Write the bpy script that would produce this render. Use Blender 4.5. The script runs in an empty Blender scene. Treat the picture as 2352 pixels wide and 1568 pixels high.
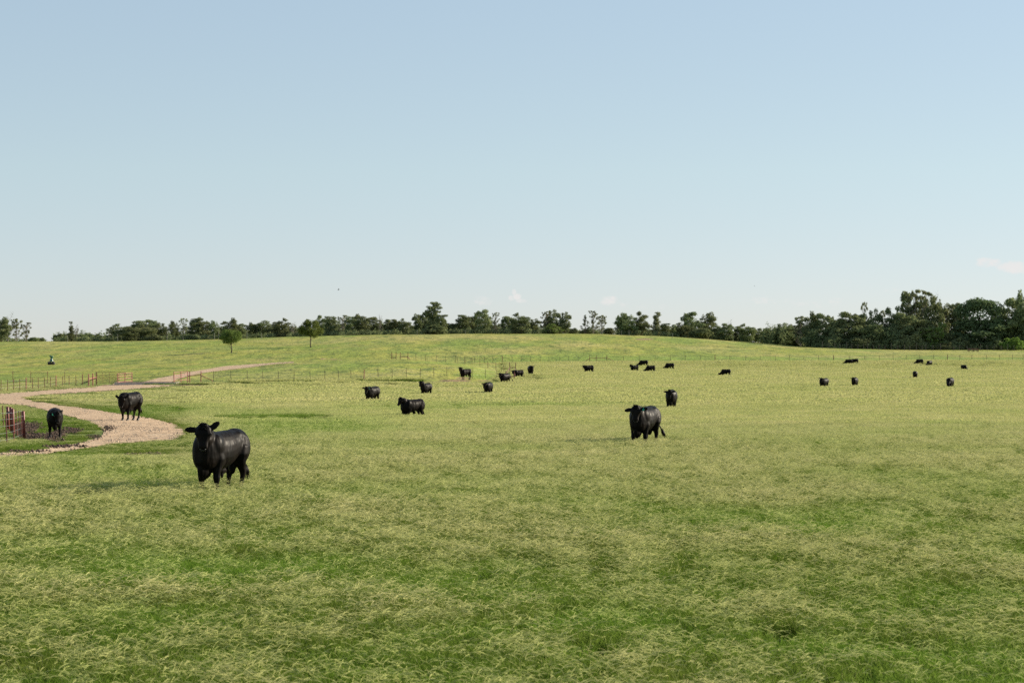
import bpy, bmesh, math, random
import numpy as np
from mathutils import Vector, Matrix
R = math.radians
SC = bpy.context.scene
COL = SC.collection
F, CX, CY = 4573.0, 1176.0, 784.0        # focal length and centre of the measuring frame (2352 wide)
CAMZ = 3.3
rng = np.random.default_rng(7)
random.seed(7)

# ---------------------------------------------------------------- objects
def tag(o, label=None, cat=None, group=None, kind=None):
    if label: o['label'] = label
    if cat: o['category'] = cat
    if group: o['group'] = group
    if kind: o['kind'] = kind
    return o
def empty(name, loc=(0, 0, 0), rz=0.0):
    o = bpy.data.objects.new(name, None); COL.objects.link(o)
    o.location = loc; o.rotation_euler = (0, 0, rz); o.empty_display_size = .2
    return o
def np_mesh(name, V, Fc, mats=(), midx=None, smooth=False, uv=None):
    V = np.asarray(V, np.float32); Fc = np.asarray(Fc, np.int32)
    me = bpy.data.meshes.new(name)
    k = Fc.shape[1]
    me.vertices.add(len(V)); me.vertices.foreach_set('co', V.ravel())
    me.loops.add(Fc.size); me.loops.foreach_set('vertex_index', Fc.ravel())
    me.polygons.add(len(Fc)); me.polygons.foreach_set('loop_start', np.arange(0, Fc.size, k, dtype=np.int32))
    for m in mats: me.materials.append(m)
    if midx is not None: me.polygons.foreach_set('material_index', np.asarray(midx, np.int32))
    me.polygons.foreach_set('use_smooth', np.full(len(Fc), smooth))
    me.update(calc_edges=True); me.validate()
    return me
def link(name, me, parent=None):
    o = bpy.data.objects.new(name, me); COL.objects.link(o)
    if parent: o.parent = parent
    return o
def bm_obj(name, bm, mat, parent=None, smooth=False):
    me = bpy.data.meshes.new(name); bm.to_mesh(me); bm.free()
    me.materials.append(mat)
    if smooth: me.polygons.foreach_set('use_smooth', np.full(len(me.polygons), True))
    return link(name, me, parent)
def tube(bm, pts, rad, n=6, cap=True):
    pts = [Vector(p) for p in pts]
    rad = [rad] * len(pts) if not hasattr(rad, '__len__') else rad
    rings = []
    prev = None
    for i, p in enumerate(pts):
        t = (pts[min(i + 1, len(pts) - 1)] - pts[max(i - 1, 0)]).normalized()
        if prev is None:
            a = Vector((0, 0, 1)) if abs(t.z) < .9 else Vector((1, 0, 0))
            u = t.cross(a).normalized()
        else:
            u = (prev - t * prev.dot(t)).normalized()
        prev = u; w = t.cross(u)
        rings.append([bm.verts.new(p + (u * math.cos(k * 2 * math.pi / n) + w * math.sin(k * 2 * math.pi / n)) * rad[i]) for k in range(n)])
    for a, b in zip(rings, rings[1:]):
        for k in range(n):
            bm.faces.new((a[k], a[(k + 1) % n], b[(k + 1) % n], b[k]))
    if cap:
        bm.faces.new(rings[0][::-1]); bm.faces.new(rings[-1])
def box(bm, c, s, rz=0.0):
    M = Matrix.Translation(Vector(c)) @ Matrix.Rotation(rz, 4, 'Z') @ Matrix.Diagonal((s[0], s[1], s[2], 1))
    bmesh.ops.create_cube(bm, size=1, matrix=M)

# ---------------------------------------------------------------- materials
def mat(name):
    m = bpy.data.materials.new(name); m.use_nodes = True
    return m, m.node_tree.nodes, m.node_tree.links, m.node_tree.nodes['Principled BSDF']
def noise(N, L, scale, detail=3, vec=None, rough=.55):
    n = N.new('ShaderNodeTexNoise'); n.inputs['Scale'].default_value = scale
    n.inputs['Detail'].default_value = detail; n.inputs['Roughness'].default_value = rough
    if vec is not None: L.new(vec, n.inputs['Vector'])
    return n.outputs['Fac']
def ramp(N, L, fac, stops):
    r = N.new('ShaderNodeValToRGB'); L.new(fac, r.inputs['Fac'])
    el = r.color_ramp.elements
    while len(el) > 1: el.remove(el[-1])
    for i, (p, c) in enumerate(stops):
        e = el[0] if i == 0 else el.new(p)
        e.position = p; e.color = (*c, 1) if hasattr(c, '__len__') else (c, c, c, 1)
    return r.outputs['Color']
def mix(N, L, fac, a, b, mode='MIX'):
    m = N.new('ShaderNodeMix'); m.data_type = 'RGBA'; m.blend_type = mode
    for s, v in ((m.inputs[0], fac), (m.inputs[6], a), (m.inputs[7], b)):
        if hasattr(v, 'links'): L.new(v, s)
        elif hasattr(v, '__len__'): s.default_value = (*v, 1)
        else: s.default_value = v
    return m.outputs[2]
def math_(N, L, op, a, b=0.0, clamp=False):
    m = N.new('ShaderNodeMath'); m.operation = op; m.use_clamp = clamp
    for s, v in ((m.inputs[0], a), (m.inputs[1], b)):
        if hasattr(v, 'links'): L.new(v, s)
        else: s.default_value = v
    return m.outputs[0]
def attr(N, name, typ='GEOMETRY'):
    a = N.new('ShaderNodeAttribute'); a.attribute_name = name; a.attribute_type = typ
    return a
def wpos(N):
    return N.new('ShaderNodeNewGeometry').outputs['Position']
def smap(N, L, vec, sc):
    m = N.new('ShaderNodeMapping'); m.inputs['Scale'].default_value = sc; L.new(vec, m.inputs['Vector'])
    return m.outputs['Vector']
def bump(N, L, h, strength, dist, bsdf):
    b = N.new('ShaderNodeBump'); b.inputs['Strength'].default_value = strength
    b.inputs['Distance'].default_value = dist; L.new(h, b.inputs['Height'])
    L.new(b.outputs['Normal'], bsdf.inputs['Normal'])
def simple(name, c, rough=.7, var=.25, scale=6, metallic=0.0):
    m, N, L, B = mat(name)
    p = wpos(N)
    L.new(ramp(N, L, noise(N, L, scale, 4, p), [(.3, tuple(x * (1 - var) for x in c)), (.7, tuple(x * (1 + var) for x in c))]), B.inputs['Base Color'])
    B.inputs['Roughness'].default_value = rough; B.inputs['Metallic'].default_value = metallic
    return m

# ---------------------------------------------------------------- value noise
_G = rng.random((256, 256))
def vnoise(x, y):
    x = np.asarray(x, float); y = np.asarray(y, float)
    xi = np.floor(x).astype(int); yi = np.floor(y).astype(int)
    fx = x - xi; fy = y - yi
    fx = fx * fx * (3 - 2 * fx); fy = fy * fy * (3 - 2 * fy)
    g = lambda a, b: _G[a & 255, b & 255]
    return (g(xi, yi) * (1 - fx) + g(xi + 1, yi) * fx) * (1 - fy) + (g(xi, yi + 1) * (1 - fx) + g(xi + 1, yi + 1) * fx) * fy
def fbm(x, y, o=4):
    s = 0; a = .5; t = 0
    for i in range(o):
        s = s + a * vnoise(x * 2 ** i + 17.3 * i, y * 2 ** i + 9.1 * i); t += a; a *= .5
    return s / t
def pchip(x, y, xs):
    x = np.asarray(x, float); y = np.asarray(y, float)
    h = np.diff(x); d = np.diff(y) / h
    m = np.zeros_like(y); m[0] = d[0]; m[-1] = d[-1]
    for i in range(1, len(y) - 1):
        if d[i - 1] * d[i] > 0:
            w1 = 2 * h[i] + h[i - 1]; w2 = h[i] + 2 * h[i - 1]
            m[i] = (w1 + w2) / (w1 / d[i - 1] + w2 / d[i])
    k = np.clip(np.searchsorted(x, xs) - 1, 0, len(x) - 2)
    t = (xs - x[k]) / h[k]
    return ((1 + 2 * t) * (1 - t) ** 2 * y[k] + t * (1 - t) ** 2 * h[k] * m[k] + t * t * (3 - 2 * t) * y[k + 1] + t * t * (t - 1) * h[k] * m[k + 1])
def inpoly(px, py, poly):
    px = np.asarray(px); py = np.asarray(py); r = np.zeros(px.shape, bool)
    n = len(poly)
    for i in range(n):
        x1, y1 = poly[i]; x2, y2 = poly[(i + 1) % n]
        if y1 == y2: continue
        c = ((y1 > py) != (y2 > py)) & (px < (x2 - x1) * (py - y1) / (y2 - y1) + x1)
        r ^= c
    return r
# ---------------------------------------------------------------- terrain height field
# sight lines: for a column of the view, distance -> line of sight; interpolated to a smooth hilly pasture
G_Y = [12, 18.7, 30, 43.5, 66, 80, 92, 100, 130, 165, 200]
G_V = [1984, 1566, 1284, 1135, 1028, 1001, 985, 976, 951, 924, 905]
Y2 = [232, 260, 300, 330, 370, 410, 450, 500, 550, 600, 650, 700, 750, 850]
YT = [1000, 1500, 3500]
L1 = {66: 1030, 80: 1007, 92: 980, 100: 968, 130: 942, 165: 920, 200: 905}
L2 = {66: 1028, 80: 1005, 92: 974, 100: 965, 130: 938, 165: 915, 200: 899}
L3 = {66: 1028, 80: 1000, 92: 980, 100: 972, 130: 948, 165: 922, 200: 902}
COLS = [
 (-50, L1, [893, 880, 866, 858, 848, 839, 829, 815, 803, 793, 787, 785, 785, 786], [787, 787, 786]),
 (250, L2, [887, 872, 858, 851, 843, 834, 824, 811, 800, 790, 785, 783.5, 784, 786], [787, 787, 786]),
 (530, L3, [881, 864, 849, 842, 838, 831, 819, 806, 796, 787, 781, 778, 777.5, 779], [781, 783, 785]),
 (700, L3, [878, 859, 839, 831, 832.5, 828, 815, 803, 793, 784, 777, 772.5, 771, 773], [776, 781, 785]),
 (900, {}, [876, 858, 836, 827, 826, 825.5, 813, 799, 788, 779, 771.5, 768, 767, 769], [772, 780, 785]),
 (1045, {}, [884, 868, 840, 835, 836, 833, 818, 801, 788, 777, 770, 767, 766, 768], [771, 780, 785]),
 (1180, {}, [889, 877, 864, 857, 846, 833, 817, 800, 787, 776, 769, 766, 765, 767], [771, 780, 785]),
 (1350, {}, [889.5, 880, 867, 859, 846, 832, 818, 802, 789, 777, 770, 767, 766.5, 769], [772, 780, 785]),
 (1500, {}, [889.5, 880, 868, 860, 848, 831, 819, 805, 793, 781, 773, 771, 771, 774], [777, 782, 785]),
 (1700, {}, [889.5, 880, 868, 860, 848, 830.5, 820, 809, 799, 790, 785, 784, 784.5, 786], [787, 787, 786]),
 (1900, {}, [889.5, 880, 868, 860, 848, 830.5, 822, 813, 805, 800, 798.5, 798, 797, 796], [792, 789, 786.5]),
 (2100, {}, [889.5, 880, 868, 860, 848, 830, 823, 815, 809, 804.5, 802, 800, 798, 796], [792, 789, 786.5]),
 (2400, {}, [889.5, 880, 868, 860, 848, 829, 822, 815, 809, 805, 802, 800, 798, 796], [792, 789, 786.5]),
]
LY = np.linspace(math.log(12), math.log(3500), 1800)
YS = np.exp(LY)
_cu = []; _cz = []
for u, dl, v2, vt in COLS:
    ys = G_Y + Y2 + YT
    vs = [dl.get(y, v) for y, v in zip(G_Y, G_V)] + v2 + vt
    zs = [-(v - CY) / F * y for y, v in zip(ys, vs)]
    _cu.append(u); _cz.append(pchip(np.log(ys), zs, LY))
_cz = np.array(_cz)
UF = np.linspace(-50, 2400, 491)
ZT = np.array([pchip(_cu, _cz[:, j], UF) for j in range(len(LY))]).T      # [u, y]
def zfun(x, y):
    x = np.asarray(x, float); y = np.asarray(y, float)
    yy = np.clip(y, 12, 3500)
    u = np.clip(CX + F * x / yy, -50, 2400)
    fu = (u + 50) / 2450 * 490; iu = np.clip(fu.astype(int), 0, 489); tu = fu - iu
    fl = (np.log(yy) - LY[0]) / (LY[-1] - LY[0]) * 1799; il = np.clip(fl.astype(int), 0, 1798); tl = fl - il
    z = (ZT[iu, il] * (1 - tu) + ZT[iu + 1, il] * tu) * (1 - tl) + (ZT[iu, il + 1] * (1 - tu) + ZT[iu + 1, il + 1] * tu) * tl
    # small natural swells on the hill
    amp = np.clip((yy - 240) / 200, 0, 1) * np.clip((1200 - yy) / 400, 0, 1)
    z = z + amp * .35 * (fbm(x / 14 + 40, yy / 22, 3) - .5)
    return z + CAMZ
def ground(u, v, ymin=12.0):
    """point where the sight line (u, v) first meets the ground"""
    ys = YS[YS >= ymin]
    z = zfun((u - CX) / F * ys, ys) - CAMZ
    vv = CY - F * z / ys
    k = np.argmax(vv <= v)
    if vv[k] > v: k = len(ys) - 1
    if k > 0:
        t = (vv[k - 1] - v) / max(vv[k - 1] - vv[k], 1e-9)
        y = ys[k - 1] + (ys[k] - ys[k - 1]) * min(max(t, 0), 1)
    else: y = ys[0]
    x = (u - CX) / F * y
    return Vector((x, y, float(zfun(x, y))))
def at(u, y):
    x = (u - CX) / F * y
    return Vector((x, y, float(zfun(x, y))))
def uv_of(x, y, z):
    return CX + F * x / y, CY - F * (z - CAMZ) / y
def q5(pts): return [(x / 4.0, 803.9 + y / 4.0) for x, y in pts]
def q7(pts): return [((300 + x / 3.92) / 1.7415, (1440 + y / 3.92) / 1.7415) for x, y in pts]
def q6(pts): return [((1024 + x / 2.297) / 1.7415, (1350 + y / 2.297) / 1.7415) for x, y in pts]
ROAD1 = q5([(1100, 308), (800, 345), (600, 358), (400, 372), (200, 386), (0, 405), (-500, 450), (-500, 520), (0, 490), (150, 498), (300, 520), (450, 560),
            (600, 600), (760, 640), (860, 680), (930, 720), (955, 760), (920, 800), (820, 835), (700, 862), (550, 890), (400, 915), (200, 945),
            (0, 952), (-500, 1000), (-500, 1060), (0, 1004), (200, 986), (400, 960), (600, 928), (900, 882), (1100, 858), (1400, 834), (1640, 825),
            (1705, 790), (1695, 730), (1600, 680), (1400, 632), (1200, 600), (1000, 572), (800, 538), (600, 512), (400, 482), (240, 455),
            (240, 436), (300, 420), (450, 406), (700, 389), (900, 378), (1300, 350), (1610, 322)])
ROAD2 = q7([(1040, 352), (1300, 285), (1560, 240), (1800, 185), (2100, 140), (2352, 95)]) + q6([(150, 232), (348, 222), (348, 231), (150, 246), (0, 266)]) + \
        q7([(2100, 190), (1900, 225), (1750, 262), (1600, 300), (1500, 352)])
ROAD3 = q6([(600, 195), (700, 197), (785, 202), (780, 206), (690, 204), (600, 200)])
def jit(px, py, s, a): return px + a * (fbm(px / s, py / s + 3, 3) - .5), py + a * .35 * (fbm(px / s + 9, py / s * 3 + 30, 3) - .5)
# bare soil: centre u, v, half sizes, strength
MUD = [(52, 985, 32, 16, 1.2), (70, 1001, 34, 8, 1.1), (128, 1003, 27, 15, 1.25), (165, 988, 28, 9, 1.0), (80, 978, 26, 9, 1.1), (60, 975, 22, 5, .8), (250, 985, 22, 8, .75), (215, 1004, 26, 5, .7),
       (150, 1026, 60, 4, .75), (60, 1037, 50, 3, .8), (600, 967, 85, 3.6, 1.1), (690, 964, 60, 2.2, .9), (545, 966, 40, 2.4, .9), (1240, 868, 16, 3.4, 1.2), (1212, 868, 22, 2.2, .9),
       (250, 888, 42, 2.6, 1.1), (460, 884, 70, 2.2, 1.1), (560, 883, 60, 1.6, 1.0), (700, 880, 90, 1.0, .6), (860, 879, 90, 1.0, .7), (980, 878, 80, 2.0, 1.1), (1045, 874, 40, 2.4, 1.2), (1115, 874, 30, 1.4, .8),
       (415, 941, 10, 3, .8), (185, 905, 60, 2, .3), (330, 1045, 50, 3.0, 1.0), (90, 1065, 90, 3.2, 1.0), (1480, 779, 26, 2, .9), (170, 847, 60, 8, .45), (1063, 868, 26, 3, .7)]
def mudval(u, v):
    m = np.zeros(np.shape(u))
    for a, b, c, d, s in MUD:
        m = np.maximum(m, s * np.exp(-(((u - a) / c) ** 2 + ((v - b) / d) ** 2) ** 1.3))
    return m
def seg_dist_road(u, v):
    return inpoly(u, v, ROAD1) | inpoly(u, v, ROAD2)

def build_ground():
    a_in = np.linspace(-.29, .29, 560)
    a = np.concatenate([-np.geomspace(1.6, .30, 40), a_in, np.geomspace(.30, 1.6, 40)])
    ys = np.concatenate([[-400, -60, 0, 8], np.geomspace(12, 1100, 640), np.geomspace(1130, 3400, 30), [5000, 9000]])
    A, Y = np.meshgrid(a, ys)
    X = A * np.maximum(Y, 40)
    Z = zfun(X, Y)
    Z = np.where(Y > 3400, CAMZ - 2 - (Y - 3400) * .002, Z)
    V = np.stack([X, Y, Z], -1).reshape(-1, 3)
    ny, nx = A.shape
    i = (np.arange(ny - 1)[:, None] * nx + np.arange(nx - 1)[None]).ravel()
    Fc = np.stack([i, i + 1, i + nx + 1, i + nx], 1)
    ys1 = np.maximum(Y, 12)
    U = CX + F * X / ys1; VV = CY - F * (Z - CAMZ) / ys1
    mud = mudval(U, VV)
    vis = (Y > 30)
    mud = np.where(vis, mud, 0)
    uj, vj = jit(U, VV, 14, 10)
    rd = (inpoly(uj, vj, ROAD1) | inpoly(uj, vj, ROAD3)) & vis & (VV < 1080)
    # pasture type: 0 tall seeded field, 1 grazed hill
    hill = np.clip((Y - 232) / 25, 0, 1) * (U < 1150 + 0 * U) + np.clip((Y - 400) / 25, 0, 1) * (U >= 1150)
    me = np_mesh('ground', V, Fc, [M['ground']], smooth=True)
    strip = np.clip((Y - 410) / 6, 0, 1) * np.clip((462 - Y) / 14, 0, 1) * np.clip((U - 1040) / 80, 0, 1) * vis
    strip = np.maximum(strip, .7 * np.exp(-(((Y - 360) / 22) ** 2)) * np.clip((1000 - U) / 60, 0, 1) * np.clip((U - 380) / 80, 0, 1))
    for nm, arr in (('mud', mud), ('strip', strip), ('trail', rd.astype(float)), ('hill', np.clip(hill, 0, 1))):
        at_ = me.attributes.new(nm, 'FLOAT', 'POINT'); at_.data.foreach_set('value', arr.ravel().astype(np.float32))
    o = link('ground', me); tag(o, 'rolling green pasture with a low hill rising to the treeline', 'ground', kind='structure')
    return o
def drape(name, poly, lift, m, step=(2.0, 1.2), jt=(5, 15)):
    """a real surface lying on the ground inside an outline"""
    P = np.array(poly); u0, v0 = P.min(0) - 4; u1, v1 = P.max(0) + 4
    us = np.arange(max(u0, -190), u1, step[0]); vs = np.arange(v0, v1, step[1])
    pts = {}; V = []; Fc = []
    Ug, Vg = np.meshgrid(us, vs); uj, vj = jit(Ug + step[0] / 2, Vg + step[1] / 2, *jt)
    ins = inpoly(uj, vj, poly)
    # distance lookup per column
    def vert(i, j):
        if (i, j) not in pts:
            p = ground(us[i], vs[j], 40.0); pts[(i, j)] = len(V); V.append((p.x, p.y, p.z + lift))
        return pts[(i, j)]
    for j in range(len(vs) - 1):
        for i in range(len(us) - 1):
            if ins[j, i]:
                ids = [vert(i, j), vert(i, j + 1), vert(i + 1, j + 1), vert(i + 1, j)]
                yy = [V[k][1] for k in ids]
                if max(yy) < min(yy) * 1.35: Fc.append(ids)
    me = np_mesh(name, V, Fc, [m], smooth=True)
    return link(name, me)

def lumps(name, pts, lo, hi, m, label, cat):
    """many small angular stones or clods lying on the ground, one object"""
    oc = np.array([[1, 0, 0], [0, 1, 0], [-1, 0, 0], [0, -1, 0], [0, 0, 1], [0, 0, -.4]], float)
    of = np.array([[0, 1, 4], [1, 2, 4], [2, 3, 4], [3, 0, 4], [1, 0, 5], [2, 1, 5], [3, 2, 5], [0, 3, 5]])
    r = np.random.default_rng(5); V = []; Fc = []
    for i, p in enumerate(pts):
        s = lo * (hi / lo) ** (r.random() ** 2.2); a = r.random() * 6.28
        o = oc * (s * (.7 + .6 * r.random(3))) * (1 + .35 * (r.random((6, 1)) - .5))
        o = np.stack([o[:, 0] * math.cos(a) - o[:, 1] * math.sin(a), o[:, 0] * math.sin(a) + o[:, 1] * math.cos(a), o[:, 2] * .75], 1)
        V.append(o + np.array([p.x, p.y, p.z + .02 + s * .2])); Fc.append(of + 6 * i)
    o = link(name, np_mesh(name, np.concatenate(V), np.concatenate(Fc), [m])); tag(o, label, cat, kind='stuff')
def scatter_lumps():
    r = np.random.default_rng(31)
    P = []
    u = r.uniform(0, 440, 26000); v = r.uniform(895, 1055, 26000)
    k = inpoly(u, v, ROAD1) & (r.random(26000) < np.clip((fbm(u / 22, v / 7, 3) - .44) * 4, .03, 1))
    P = [ground(a, b, 40) for a, b in zip(u[k][:5200], v[k][:5200])]
    lumps('gravel', P, .015, .045, M['stone'], 'pale loose gravel strewn over the bend of the road', 'gravel')
    u = r.uniform(0, 780, 60000); v = r.uniform(935, 1070, 60000)
    mv = mudval(u, v)
    e = inpoly(u, v, ROAD1) & ~inpoly(u - 9, v - 6, ROAD1) & (r.random(60000) < .025)
    k = ((mv > .35) & (r.random(60000) < mv * .55)) | e
    P = [ground(a, b, 40) for a, b in zip(u[k][:4500], v[k][:4500])]
    lumps('mud', P, .025, .085, M['clod'], 'dark trampled clods of mud beside the road and in the puddle hollows', 'mud')
# ---------------------------------------------------------------- bulls
def ring_loft(bm, st, n=20):
    """st: list of (centre, side vec, up vec, half width, half up, half down)"""
    rings = []
    for c, s, w, hw, hu, hd in st:
        c = Vector(c); r = []
        for k in range(n):
            a = 2 * math.pi * k / n
            ca, sa = math.cos(a), math.sin(a)
            e = .88
            cx = math.copysign(abs(ca) ** e, ca); cy = math.copysign(abs(sa) ** e, sa)
            r.append(bm.verts.new(c + s * (hw * cx) + w * ((hu if sa > 0 else hd) * cy)))
        rings.append(r)
    for a, b in zip(rings, rings[1:]):
        for k in range(n): bm.faces.new((a[k], a[(k + 1) % n], b[(k + 1) % n], b[k]))
    bm.faces.new(rings[0][::-1]); bm.faces.new(rings[-1])
def ell(bm, c, r, rot=None, seg=16):
    Mx = Matrix.Translation(Vector(c)) @ (rot or Matrix.Identity(4)) @ Matrix.Diagonal((r[0], r[1], r[2], 1))
    bmesh.ops.create_uvsphere(bm, u_segments=seg, v_segments=seg // 2 + 2, radius=1, matrix=Mx)
SX = .87
X_, Y_, Z_ = Vector((1, 0, 0)), Vector((0, 1, 0)), Vector((0, 0, 1))
def bull_mesh(name, poll=(1.02, 0, 1.50), hyaw=0, hpitch=60, fl=(0, 0), hl=(0, 0), tail=(0, 0), fat=1.0, voxel=.022, ear=(8, 8), low=False, scrotum=True):
    """one continuous surface, facing +X; poll: top of the head; hyaw deg (+ to the animal's left); hpitch deg below level"""
    bm = bmesh.new()
    T = [(-1.00, 1.16, .07, .14), (-.97, 1.10, .20, .26), (-.88, 1.07, .29, .33), (-.70, 1.09, .325, .31), (-.52, 1.07, .335, .315), (-.30, 1.01, .355, .375),
         (-.05, .965, .375, .41), (.20, .95, .375, .42), (.42, .95, .355, .435), (.60, .955, .325, .435), (.76, .955, .275, .405), (.88, .945, .20, .33), (.95, .92, .10, .20)]
    ring_loft(bm, [(Vector((x, 0, z)), Y_, Z_, hw * fat, h, h * .98) for x, z, hw, h in T], 24)
    # croup / tail head / hooks, flattened topline
    ell(bm, (-.72, 0, 1.325), (.26, .15, .09)); ell(bm, (-.58, .15, 1.22), (.26, .14, .15)); ell(bm, (-.58, -.15, 1.22), (.26, .14, .15))
    for s in (-1, 1):
        ell(bm, (-.74, .2 * s * fat, 1.0), (.27, .17, .33)); ell(bm, (.48, .19 * s * fat, 1.06), (.24, .17, .28)); ell(bm, (.38, .23 * s * fat, .80), (.22, .12, .2))
    ell(bm, (.66, 0, .56), (.22, .13, .18)); ell(bm, (.80, 0, .62), (.13, .09, .2)); ell(bm, (.72, 0, .44), (.13, .06, .09))
    ell(bm, (.42, 0, 1.28), (.34, .14, .12))
    ell(bm, (-.22, 0, .53), (.16, .05, .08)); ell(bm, (-.14, 0, .43), (.05, .035, .08))
    if scrotum: ell(bm, (-.62, 0, .58), (.085, .09, .17))
    # legs
    for s, sh in ((1, fl[0]), (-1, fl[1])):
        w = .215 * fat
        J = [(.46, .14, 1.18, .06), (.46, .19, 1.0, .15), (.43, .22, .80, .145), (.44 + sh * .3, w, .62, .112), (.47 + sh * .55, w, .47, .085), (.47 + sh * .7, w, .41, .088), (.47 + sh * .85, w, .30, .060), (.47 + sh, w, .17, .054), (.48 + sh, w, .12, .066), (.51 + sh, w, .06, .062), (.53 + sh, w, .0, .078)]
        ring_loft(bm, [(Vector((a, b * s, c)), Y_, X_, r * .92, r, r) for a, b, c, r in J], 12)
    for s, sh in ((1, hl[0]), (-1, hl[1])):
        w = .21 * fat
        J = [(-.62, .13, 1.22, .08), (-.66, .17, 1.04, .24), (-.64 + sh * .1, .205, .86, .215), (-.66 + sh * .3, w, .71, .155), (-.75 + sh * .5, w, .58, .108), (-.83 + sh * .6, w, .49, .092), (-.85 + sh * .7, w, .42, .075), (-.81 + sh * .85, w, .26, .054), (-.79 + sh, w, .17, .056), (-.77 + sh, w, .12, .066), (-.74 + sh, w, .06, .064), (-.72 + sh, w, .0, .078)]
        ring_loft(bm, [(Vector((a, b * s, c)), Y_, X_, r * .86, r, r) for a, b, c, r in J], 12)
    for vv in bm.verts: vv.co.x *= SX
    poll = (poll[0] - .11, poll[1], poll[2])
    # head frame
    ya, pi_ = R(hyaw), R(hpitch)
    f = Vector((math.cos(ya) * math.cos(pi_), math.sin(ya) * math.cos(pi_), -math.sin(pi_)))
    side = Vector((-math.sin(ya), math.cos(ya), 0)); up = f.cross(side).normalized()
    if up.dot(Vector((math.cos(ya) * math.sin(pi_), math.sin(ya) * math.sin(pi_), math.cos(pi_)))) < 0: up = -up
    P = Vector(poll)
    O = P - up * .05                       # centre line of the skull
    # neck: bezier from the withers to the skull
    a0 = Vector((.34, 0, 1.08)); a1 = Vector((.66, 0, 1.12 if not low else 1.03)); b1 = O - f * .18 - up * .16 + Vector((-.10, 0, -.02)); b2 = O + f * .04 - up * .09
    st = []
    for i in range(9):
        t = i / 8
        c = a0 * (1 - t) ** 3 + a1 * 3 * t * (1 - t) ** 2 + b1 * 3 * t * t * (1 - t) + b2 * t ** 3
        d = (a1 - a0) * 3 * (1 - t) ** 2 + (b1 - a1) * 6 * t * (1 - t) + (b2 - b1) * 3 * t * t
        d.normalize()
        sd = Z_.cross(d); sd = sd.normalized() if sd.length > 1e-3 else Y_
        uu = d.cross(sd)
        st.append((c, sd, uu, .27 + (.145 - .27) * t ** .8, .30 + (.13 - .30) * t ** .8, .40 + (.19 - .40) * t ** .9))
    ring_loft(bm, st, 20)
    H = [(-.13, -.02, .06, .05, .05), (-.10, .0, .12, .085, .10), (-.02, .01, .155, .10, .16), (.08, .005, .17, .105, .19), (.16, -.01, .162, .10, .19), (.25, -.03, .128, .085, .155),
         (.34, -.045, .108, .07, .12), (.41, -.055, .105, .068, .10), (.47, -.065, .108, .062, .088), (.51, -.075, .092, .05, .07), (.53, -.08, .055, .03, .04)]
    ring_loft(bm, [(O + f * (t * .82) + up * o, side, up, hw, hu, hd) for t, o, hw, hu, hd in H], 18)
    ell(bm, O - f * .06 + up * .05, (.09, .10, .07))
    for s, er in ((1, ear[0]), (-1, ear[1])):
        b = O + f * .01 + side * (s * .135) - up * .0
        el = R(er)
        dirv = (side * s * math.cos(el) + (-f * .9 + up * .1).normalized() * math.sin(el)).normalized()
        nrm = (f * .35 + up * .9); nrm = (nrm - dirv * nrm.dot(dirv)).normalized(); th = dirv.cross(nrm)
        Mx = Matrix((dirv, th, nrm)).transposed().to_4x4()
        ell(bm, b + dirv * .12, (.155, .075, .026), Mx); ell(bm, b + dirv * .03, (.09, .045, .035), Mx)
        ell(bm, O + f * .11 + side * (s * .135) + up * .03, (.05, .04, .03), Matrix((f, side, up)).transposed().to_4x4())
        ell(bm, O + f * .405 + side * (s * .055) - up * .045, (.03, .028, .03))
    # tail
    tx, ty = tail
    tp = [(-.76, 0, 1.30, .05), (-.855, 0, 1.22, .05), (-.885 - tx * .2, ty * .2, 1.0, .045), (-.89 - tx * .5, ty * .5, .78, .030), (-.89 - tx * .8, ty * .8, .60, .028)]
    tube(bm, [p[:3] for p in tp], [p[3] for p in tp], 8)
    me = bpy.data.meshes.new('tmp'); bm.to_mesh(me); bm.free()
    o = bpy.data.objects.new('tmp', me); COL.objects.link(o)
    m = o.modifiers.new('r', 'REMESH'); m.mode = 'VOXEL'; m.voxel_size = voxel; m.adaptivity = 0
    s = o.modifiers.new('s', 'SMOOTH'); s.factor = .5; s.iterations = 9 if voxel < .021 else 5
    dg = bpy.context.evaluated_depsgraph_get(); dg.update()
    out = bpy.data.meshes.new_from_object(o.evaluated_get(dg)); out.name = name
    bpy.data.objects.remove(o); bpy.data.meshes.remove(me)
    out.materials.clear(); out.materials.append(M['coat'])
    out.polygons.foreach_set('use_smooth', np.full(len(out.polygons), True))
    info = dict(O=O, f=f, side=side, up=up, fl=fl, hl=hl, tail=tail, ear=ear, fat=fat)
    return out, info
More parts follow.
